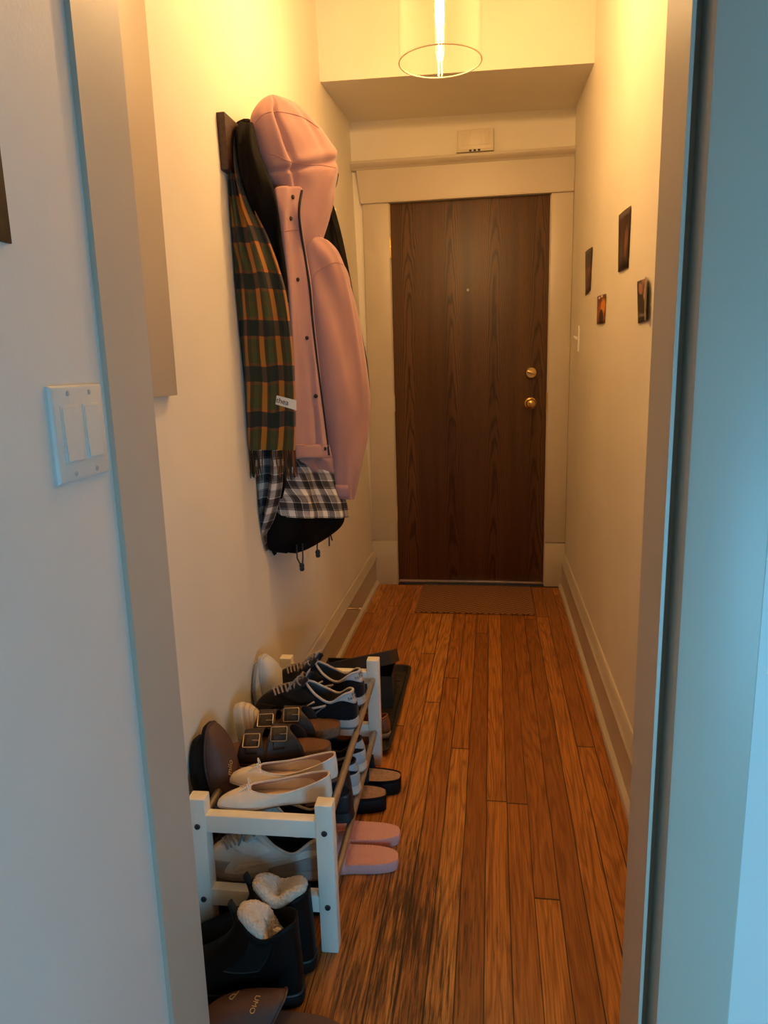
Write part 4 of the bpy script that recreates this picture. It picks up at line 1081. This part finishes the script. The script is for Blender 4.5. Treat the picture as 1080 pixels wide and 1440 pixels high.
gw = dict(outsole=mat('gum_outsole', (.22, .17, .13), .7), midsole=mat('dusty_midsole', (.34, .28, .23), .65), upper=mat('off_white_leather', (.62, .56, .48), .55, var=.05), lining=fab2('black_inner', (.01, .01, .01)), rim=mat('off_white_rim', (.50, .44, .38), .6), heel=mat('grey_heel', (.34, .32, .30), .6), foxing=mat('grey_foxing', (.30, .27, .25), .7), toe=mat('taupe_suede_toe', (.30, .25, .20), .85), stay=mat('white_stay', (.66, .60, .52), .5), tongue=mat('white_tongue', (.5, .46, .4), .7), lace=fab2('grey_lace', (.20, .185, .165), .85), mark=nb['mark'], markn=nb['markn'])
h = Vector((-.352, 1.385, ZL)); t = atZ(305, 1232, ZL+.02)
trainer('trainer', 'off-white and taupe trainer on the lower shelf, just behind the near frame', Vector((-.362, 1.362, ZL)), 181, 1, gw, .272, 'off-white trainers on the lower shelf', collar=.094)
trainer('trainer', 'off-white and taupe trainer on the lower shelf, second from the near frame', Vector((-.360, 1.462, ZL)), 179, -1, gw, .272, 'off-white trainers on the lower shelf', collar=.094)
bk_ = dict(outsole=mat('black_outsole', (.012, .012, .012), .6), midsole=mat('black_midsole', (.016, .016, .016), .5), upper=fab2('black_leather_upper', (.013, .011, .010), .55), lining=fab2('black_lining2', (.008, .008, .008)), rim=fab2('black_rim', (.018, .015, .013)), heel=leather('black_heel', (.016, .013, .012), .45), foxing=leather('black_foxing', (.012, .012, .012), .45), toe=leather('black_toe', (.013, .013, .013), .5), stay=leather('black_stay', (.02, .017, .015), .5), tongue=fab2('black_tongue2', (.012, .012, .012)), lace=fab2('black_lace', (.012, .012, .012)), mark=nb['mark'], markn=nb['markn'])
trainer('high_top_shoe', 'black high-top shoe, its heel poking out beside the near white post', Vector((-.338, 1.566, ZL)), 176, 1, bk_, .285, None, collar=.138)
lb_ = dict(outsole=mat('white_outsole', (.55, .52, .46), .6), midsole=mat('cream_midsole', (.66, .60, .50), .55), upper=fab2('navy_black_mesh', (.014, .015, .02), .8), lining=fab2('dark_inner', (.012, .012, .014)), rim=fab2('dark_collar', (.03, .024, .022)), heel=mat('pale_blue_grey_heel', (.40, .45, .46), .6), foxing=mat('pale_blue_grey_foxing', (.46, .50, .50), .6), toe=fab2('navy_toe', (.02, .022, .03)), stay=mat('blue_grey_stay', (.25, .30, .32), .6), tongue=fab2('dark_tongue', (.02, .02, .022)), lace=fab2('white_lace', (.4, .38, .36)), mark=nb['mark'], markn=nb['markn'])
trainer('trainer', 'pale blue-grey heeled trainer on the lower shelf, right behind the black high-top', Vector((-.342, 1.682, ZL)), 178, 1, lb_, .28, 'pale-heeled trainers on the lower shelf', collar=.088)
trainer('trainer', 'pale blue-grey heeled trainer on the lower shelf, second behind the black high-top', Vector((-.345, 1.786, ZL)), 178, -1, lb_, .28, 'pale-heeled trainers on the lower shelf', collar=.092)

# ------------------------------------------------------------------ slippers
M['brown_leather'] = leather('brown_slipper_leather', (.105, .050, .036), .6, .08, .1)
M['brown_inner'] = leather('brown_slipper_footbed', (.115, .060, .044), .7, .08, .1)
M['gold'] = mat('gold_print', (.75, .52, .22), .35, metal=.6)
M['black_rubber'] = mat('black_rubber', (.008, .0076, .0072), .6, var=.1, spec=.2)
def slipper(name, label, loc, rot, side, m_up, m_in, m_sole, L=.28, vamp=.50, group=None, script=None, edge=None, closed=True, hz=.06):
    r = thing(name, label, 'slipper', loc, (0, 0, 0), group)
    if isinstance(rot, Matrix): r.rotation_euler = rot.to_euler()
    else: r.rotation_euler = rot
    la = Last(L, [(0, .036), (.2, .038), (.42, .037), (.68, .047), (.85, .045), (1, .034)], .07, .52, side)
    sole('sole', la, [(0, -.002), (.004, .001), (.010, .0015), (.012, 0)], m_sole, r)
    sole('welt', la, [(.012, .002), (.0145, .0025), (.016, .001)], edge or m_up, r)
    insole(la, .0175, m_in, r, grow=-.001, name='footbed')
    # vamp: closed toe shell from the opening edge to the toe
    rows_ = []; n = 24; mm = 16; x0 = L*vamp
    for j in range(mm+1):
        b = j/mm; row = []
        for i in range(n+1):
            ph = PI*i/n; xe = x0+.020*abs(math.cos(ph))**2-.012*math.sin(ph)    # opening edge swoops
            xt = L-.001
            x = xe+(xt-xe)*(1-(1-b)**1.25)
            f = max(.0005, min(.9995, x/L)); uu = math.acos(1-2*f)/PI; w = interp(la.hw, f)*math.sin(PI*uu)**la.p+.0012
            hh = hz*(1-.35*b)*max(0, 1-b**3.2)**.8
            row.append((x, la.c(f)+w*math.copysign(abs(math.cos(ph))**.72, math.cos(ph)), .013+hh*math.sin(ph)**.85))
        rows_.append(row)
    mb = MB(); mb.loft(rows_, False, False, closed=False); v = mb.build('vamp', m_up, r, angle=80, solid=.003)
    mb = MB(); mb.tube(rows_[0], .0022, 8); mb.build('vamp_edge', m_up, v)
    if script:
        for txt, size, bi, ii, rotd, sy in script:
            c = Vector(rows_[bi][ii]); tx = Vector(rows_[bi][ii+1])-Vector(rows_[bi][ii-1]); ty = Vector(rows_[bi-1][ii])-Vector(rows_[bi+1][ii])
            m4 = frame_mtx(c, tx, ty)
            nrm = m4.col[2].xyz
            if nrm.z < 0: m4 = frame_mtx(c, -tx, ty); nrm = m4.col[2].xyz
            m4 = Matrix.Translation(nrm*.0012) @ m4 @ Matrix.Rotation(math.radians(rotd), 4, 'Z')
            text_part('gold_script', txt, size, M['gold'], v, m4, .0003, shear=sy)
    return r
# the brown slipper in the foreground
h = atZ(487, 1422, .012); t = atZ(300, 1452, .012)
slipper('slipper', 'brown leather slipper lying flat in front of the black boots', (h.x, 1.082, 0), (0, 0, math.radians(183)), 1, M['brown_leather'], M['brown_inner'], M['black_rubber'], .28, .40,
        None, [('UMO', .014, 4, 10, 0, 0), ('d', .030, 8, 13, 60, 0)], hz=.080)
def upright(heel_pt, lean, turn, side):
    """toe up, sole towards the left wall; returns rotation matrix. local x -> up, local z -> into the hall"""
    X = Vector((-math.sin(lean), 0, math.cos(lean))); Z = Vector((math.cos(lean), 0, math.sin(lean))); 
    Rz = Matrix.Rotation(turn, 3, 'Z'); X = Rz @ X; Z = Rz @ Z; Y = Z.cross(X)
    m3 = Matrix((X, Y, Z)).transposed(); return m3.to_4x4()
slipper('slipper', 'brown leather slipper with gold script standing on its heel against the wall', (-.627, 1.440, .160), upright(None, .10, math.radians(-8), 1), -1, M['brown_leather'], M['brown_inner'], M['black_rubber'], .268, .30, None, [('milo', .019, 7, 10, 244, .25)], hz=.058)
slipper('slipper', 'dark slipper standing with its sole to the wall behind the gold-script brown one', (-.650, 1.418, .156), upright(None, .06, math.radians(-8), 1), 1, M['black_rubber'], M['black_rubber'], M['black_rubber'], .255, .30, hz=.014)
M['white_felt'] = fabric('white_slipper_fabric', (.62, .60, .56), .9, .05, .3)
slipper('slipper', 'plain white slipper standing on its heel against the wall beside the trainers', (-.626, 1.862, .160), upright(None, .12, math.radians(-8), 1), 1, M['white_felt'], M['white_felt'], mat('white_slipper_sole', (.5, .5, .49), .7), .262, .22, None, edge=M['white_felt'], hz=.062)
slipper('slipper', 'white slipper tucked behind the plain white one, mostly hidden', (-.650, 1.848, .150), upright(None, .06, math.radians(-8), 1), -1, M['white_felt'], M['white_felt'], mat('grey_slipper_sole', (.34, .35, .35), .7), .255, .22, None, hz=.014)
# cream quilted slip-on standing on its heel
M['cream_quilt'] = fabric('cream_quilted_canvas', (.70, .56, .38), .85, .08, .2)
def quilted(label, loc, rot, side):
    r = thing('slip_on_shoe', label, 'shoe', loc, rot.to_euler())
    la = Last(.265, [(0, .031), (.2, .033), (.42, .033), (.68, .044), (.85, .042), (1, .031)], .08, .52, side)
    sole('sole', la, [(0, 0), (.004, .002), (.011, .002), (.0125, .003), (.022, .0025), (.024, .0)], mat('white_foxing_sole', (.68, .62, .50), .6, var=.04), r)
    up = Upper(la, .010, .150, [(0, .022), (.3, .028), (.7, .029), (1, .022)], [(0, .085), (.4, .068), (.8, .072), (1, .080)], .020, [(0, .035), (.5, .03), (.8, .03), (1, .030)], (.12, .52), (-.01, -.012), .002)
    up.shell('upper', M['cream_quilt'], r)
    insole(la, .026, M['cream_quilt'], r)
    for k in range(5): 
        v = .12+.13*k
        up.line('quilt_seam', [(.72+.56*i/12, v) for i in range(13)], .0011, M['nude_lining'], r, .0004)
    up.edge('collar_rim', .003, M['nude_lining'], r)
    return r
quilted('cream quilted slip-on shoe standing toe up between the brown and white slippers', (-.600, 1.640, .120), upright(None, .20, math.radians(4), 1), 1)

# ------------------------------------------------------------------ pink slides
M['pink_eva'] = mat('pink_foam', (.76, .39, .36), .6, var=.05, nscale=160, bump=.08)
pe = NT('pink_ribbed_footbed'); o_ = pe.objc(); w_ = pe.math('MULTIPLY', pe.math('ADD', o_[0], pe.math('MULTIPLY', pe.math('SINE', pe.math('MULTIPLY', o_[1], 150.)), .0035)), 2*PI/.0046)
pe.col((.80, .42, .38)); pe.rough(.65); pe.bump(pe.math('SINE', w_), .5, .0012); M['pink_rib'] = pe.m
def slide(label, P, ang, side):
    r = place('slide_sandal', label, 'sandal', P, ang, 'pink slides under the rack')
    la = Last(.262, [(0, .040), (.2, .042), (.42, .041), (.68, .050), (.85, .048), (1, .040)], .07, .56, side)
    footbed(la, r, lambda f: .020-.005*f, .006, M['pink_eva'], M['pink_rib'], None, bot=0.0)
    mb = MB(); mb.lathe([(.001, 0), (.018, 0), (.020, -.002), (.022, 0)], (0, 0, 0), 'z', 24); 
    strap('strap', arch(la, .128, .215, .006, lambda b: .068-.014*b, .0025, skew=.0), M['pink_eva'], r, .005)
    return r
h = atZ(562, 1170, .026); slide('pink foam slide under the rack, the farther of the two', (h.x, h.y, 0), 181, -1)
h = atZ(560, 1203, .026); slide('pink foam slide under the rack, the nearer of the two', (h.x, h.y, 0), 184, 1)

# ------------------------------------------------------------------ black platform sandals
M['beige_cork'] = mat('beige_cork', (.36, .22, .15), .8, var=.25, nscale=120, bump=.3)
def platform(label, P, ang, side):
    r = place('platform_sandal', label, 'sandal', P, ang, 'black platform sandals under the rack')
    la = Last(.25, [(0, .036), (.2, .038), (.42, .038), (.68, .047), (.85, .045), (1, .036)], .09, .5, side)
    sole('platform', la, [(0, -.003), (.003, 0), (.037, .001), (.039, 0)], M['black_rubber'], r)
    footbed(la, r, lambda f: .041, .004, M['black_rubber'], M['beige_cork'], None, bot=.037)
    strap('strap', arch(la, .085, .185, .030, lambda b: .070-.010*b, .003), leather('black_suede_strap', (.011, .010, .010), .8), r, .004)
    return r
h = atZ(563, 1093, .045); platform('black platform sandal with a beige footbed by the rack, the farther one', (h.x, h.y, 0), 178, -1)
h = atZ(543, 1114, .045); platform('black platform sandal with a beige footbed by the rack, the nearer one', (h.x, h.y, 0), 188, 1)

# ------------------------------------------------------------------ black boots with fleece lining
M['boot'] = leather('black_boot_leather', (.0050, .0046, .0044), .55, .2, .2, spec=.18)
M['fleece'] = fabric('cream_fleece', (.72, .60, .48), .95, .08, .4)
def boot(label, P, ang, side, flop):
    r = place('ankle_boot', label, 'boot', P, ang, 'black fleece-lined ankle boots')
    la = Last(.285, [(0, .034), (.2, .036), (.42, .034), (.68, .042), (.85, .040), (1, .034)], .05, .52, side)
    sole('sole', la, [(0, -.002), (.004, .002), (.026, .003), (.030, .001)], M['black_rubber'], r)
    mb = MB(); mb.tube(ring(lambda u: la.out(u, 1, .0015)+Vector((0, 0, .031))), .0022, 6, closed=True); mb.build('welt_seam', leather('worn_black_welt', (.035, .032, .03), .5), r)
    # shaft with dipped elastic sides
    zo = [(0, .188), (.15, .184), (.5, .165), (.85, .186), (1, .192)]
    up = Upper(la, .004, .128, [(0, .030), (.3, .040), (.7, .040), (1, .030)], zo, .028, [(0, .05), (.3, .05), (.6, .05), (.85, .058), (1, .050)], (.02, .02), (-.06, -.105), .004, toe_pow=2)
    up.shell('upper', M['boot'], r, nv=22, thick=.004)
    for u0, u1 in ((.40, .62), (1.38, 1.60)):
        up.patch('elastic_panel', u0, u1, .48, .97, fab2('black_elastic', (.008, .008, .008), .9), r, .001, 10, 10)
    up.line('side_seam', [(.36, v/10) for v in range(1, 10)], .0012, M['black_rubber'], r, .0008)
    up.line('vamp_seam', [(.30+.30*k/10, .30+.10*math.sin(PI*k/10)) for k in range(11)], .0010, M['black_rubber'], r, .0008)
    # fleece: lining tube plus a slumped roll around the opening
    mb = MB(); ls = []
    for j, (k, dz) in enumerate(((.70, -.022), (.86, -.010), (.93, .004), (.84, .013), (.62, .014), (.40, .006), (.2, -.004), (.06, -.006))):
        lp = []
        for i in range(NU):
            u = 2*i/NU; p = up.open(u); c_ = Vector((.066, la.c(.23), .182)); q_ = c_+(p-c_)*k; f_ = fu(u)
            q_.z = p.z*(.35+.65*min(1, k))+.182*(1-(.35+.65*min(1, k)))+dz+.0025*nz(i*.22, j*.9, side)
            if flop: q_.z -= .055*max(0, min(1, (.55-f_)/.25))*(1 if j > 1 else .6); q_.x = max(q_.x, .05-.01*math.sin(i)) if j > 1 else q_.x
            lp.append(q_)
        ls.append(lp)
    mb.loft(ls, False, True); fl = mb.build('fleece_lining', M['fleece'], r, angle=80, sub=3)
    tx = bpy.data.textures.get('fleece_tex') or bpy.data.textures.new('fleece_tex', 'CLOUDS'); tx.noise_scale = .0035; tx.noise_depth = 2
    md = fl.modifiers.new('curl', 'DISPLACE'); md.texture = tx; md.strength = .0055; md.mid_level = .5; md.texture_coords = 'LOCAL'
    # pull tabs front and back
    for xx, zz, lean in ((.128, .186, .35), ):
        mb = MB(); mb.tube([(xx-.002, la.c(.4), zz-.035), (xx+.004, la.c(.4), zz), (xx+.012, la.c(.4), zz+.022), (xx+.009, la.c(.4), zz+.024), (xx-.003, la.c(.4), zz)], .009, 8, flat=.3); mb.build('pull_tab', fab2('black_webbing', (.014, .016, .015)), r)
    return r
h = atZ(441, 1357, .012); boot('black ankle boot with cream fleece lining, touching the rack\'s near frame', (h.x+.002, 1.238, 0), 180, -1, 0)
h = atZ(426, 1402, .012); boot('black ankle boot with cream fleece lining, nearer, behind the brown slipper', (h.x, 1.160, 0), 181, 1, 1)

# ------------------------------------------------------------------ dark shoes under the rack
M['dk_brown'] = leather('dark_brown_leather', (.032, .016, .010), .4, .2)
M['tan'] = leather('tan_leather', (.24, .075, .022), .42, .15)
M['brown_shoe'] = leather('brown_shoe_leather', (.10, .030, .014), .4, .15)
def low_shoe(name, label, P, ang, side, mu, ms, L=.27, group=None, laces=4, tilt=(0, 0), lin=None):
    r = place(name, label, 'shoe', P, ang, group, tilt)
    la = Last(L, [(0, .030), (.2, .032), (.42, .031), (.68, .042), (.85, .039), (1, .027)], .08, .58, side)
    sole('sole', la, [(0, -.002), (.004, .002), (.018, .003), (.020, .001)], ms, r)
    up = Upper(la, .008, .140, [(0, .022), (.3, .028), (.7, .027), (1, .017)], [(0, .078), (.4, .060), (.8, .070), (1, .080)], .017, [(0, .035), (.5, .03), (.8, .03), (1, .032)], (.12, .5), (-.01, -.022), .002)
    up.shell('upper', mu, r, inner=lin or M['tan']); insole(la, .024, lin or M['tan'], r); up.edge('collar_rim', .0026, lin or mu, r)
    up.patch('heel_counter', -.36, .36, .05, lambda a: .90-.25*(abs(a-.5)*2)**2, mu, r, .0012, 18, 8)
    for i in range(laces):
        v = .93-.34*i/max(1, laces-1); A = up.at(.86, v, .002); B = up.at(1.14, v, .002); C_ = up.at(1, v, .004); C_.z = max(C_.z, A.z+.004)
        mb = MB(); mb.tube([A, (A+C_)/2+Vector((0, 0, .002)), C_, (B+C_)/2+Vector((0, 0, .002)), B], .0018, 6); mb.build('lace', mu, r)
    return r
low_shoe('lace_up_shoe', 'dark brown lace-up shoe on the floor under the rack, behind the boots', (-.372, 1.400, 0), 182, 1, M['dk_brown'], M['black_rubber'], lin=M['dk_brown'])
low_shoe('lace_up_shoe', 'dark brown lace-up shoe on the floor under the rack, beside the pink slides', (-.384, 1.487, 0), 180, -1, M['dk_brown'], M['black_rubber'], lin=M['dk_brown'])

# ------------------------------------------------------------------ boot tray beyond the rack
q = [atZ(574, 938, .018), atZ(545, 1072, .018)]
TX1, TY0, TY1, TX0 = -.318, 2.060, 2.735, -.640
tr = thing('boot_tray', 'black plastic boot tray on the floor beyond the shoe rack', 'boot tray', ((TX0+TX1)/2, (TY0+TY1)/2, 0))
def rrect(hx, hy, r_, z, n=6):
    P = []
    for cx_, cy_, a0 in ((hx-r_, hy-r_, 0), (-hx+r_, hy-r_, PI/2), (-hx+r_, -hy+r_, PI), (hx-r_, -hy+r_, 1.5*PI)):
        for k in range(n+1): P.append((cx_+r_*math.cos(a0+k/n*PI/2), cy_+r_*math.sin(a0+k/n*PI/2), z))
    return P
hx, hy = (TX1-TX0)/2, (TY1-TY0)/2
mb = MB(); mb.loft([rrect(hx-.018, hy-.018, .02, 0), rrect(hx-.004, hy-.004, .03, .018), rrect(hx, hy, .032, .019), rrect(hx, hy, .032, .023), rrect(hx-.010, hy-.010, .028, .023), rrect(hx-.020, hy-.020, .022, .004)])
mb.build('tray', M['blackplastic'], tr, angle=35)
for k in range(-5, 6):
    mb = MB(); mb.box(-hx+.035, hx-.035, k*.055-.003, k*.055+.003, .0035, .006, .001); mb.build('rib', M['blackplastic'], tr)
# tan shoes on the tray
low_shoe('leather_shoe', 'tan leather shoe on the boot tray, right behind the far rack post', (-.333, 2.182, .0065), 176, 1, M['tan'], mat('pale_crepe_sole', (.34, .20, .10), .7), .272, 'tan leather shoes on the boot tray')
low_shoe('leather_shoe', 'tan leather shoe on the boot tray, seen through the rack below its far rail', (-.372, 2.106, .0065), 180, -1, M['tan'], mat('pale_crepe_sole2', (.34, .20, .10), .7), .262, 'tan leather shoes on the boot tray')
# shoe box standing on the tray with its lid hinged up
M['card'] = mat('black_box_card', (.030, .026, .020), .7, var=.1, nscale=30)
bxo = Vector((-.352, 2.392, .006))
sb_ = thing('shoe_box', 'open black shoe box with a raised lid on the boot tray', 'shoe box', bxo, (0, 0, math.radians(3)))
BW, BD, BH, T_ = .262, .165, .118, .003
mb = MB(); mb.box(-BW, 0, 0, BD, 0, T_); mb.box(-BW, -BW+T_, 0, BD, T_, BH); mb.box(-T_, 0, 0, BD, T_, BH); mb.box(-BW+T_, -T_, 0, T_, T_, BH); mb.box(-BW+T_, -T_, BD-T_, BD, T_, BH)
mb.build('box', M['card'], sb_, smooth=False)
ld_ = MB(); e = .004; D2 = BD+.010; LD = .048
ld_.box(-BW-e, e, -D2, 0, -T_, 0); ld_.box(-BW-e, -BW-e+T_, -D2, 0, -LD, -T_); ld_.box(e-T_, e, -D2, 0, -LD, -T_); ld_.box(-BW-e+T_, e-T_, -D2, -D2+T_, -LD, -T_); ld_.box(-BW-e+T_, e-T_, -T_, 0, -LD, -T_)
tm = Matrix.Translation((-.002, BD+.045, BH+.022)) @ Matrix.Rotation(math.radians(-13), 4, 'Y') @ Matrix.Rotation(math.radians(-20), 4, 'X')
ld_.v = [tuple(tm @ Vector(v)) for v in ld_.v]
ld_.build('lid', M['card'], sb_, smooth=False)
mb = MB(); mb.box(-.075, -.030, .150, .153, BH-.012, BH+.010, .0004); mb.build('paper_label', mat('peach_paper', (.62, .30, .18), .8), sb_)
low_shoe('leather_shoe', 'brown leather shoe lying inside the open black shoe box', bxo+Vector((-.012, .055, .0035)), 180, 1, M['brown_shoe'], M['black_rubber'], .236)
low_shoe('leather_shoe', 'brown leather shoe on the tray at the wall side, behind the far white rail', (-.395, 2.300, .0065), 180, -1, M['brown_shoe'], M['black_rubber'], .22)


# ------------------------------------------------------------------ view
sc.view_settings.view_transform = 'Standard'; sc.view_settings.look = 'None'; sc.view_settings.gamma = 1
sc.view_settings.use_curve_mapping = False
sc.view_settings.exposure = 0.13
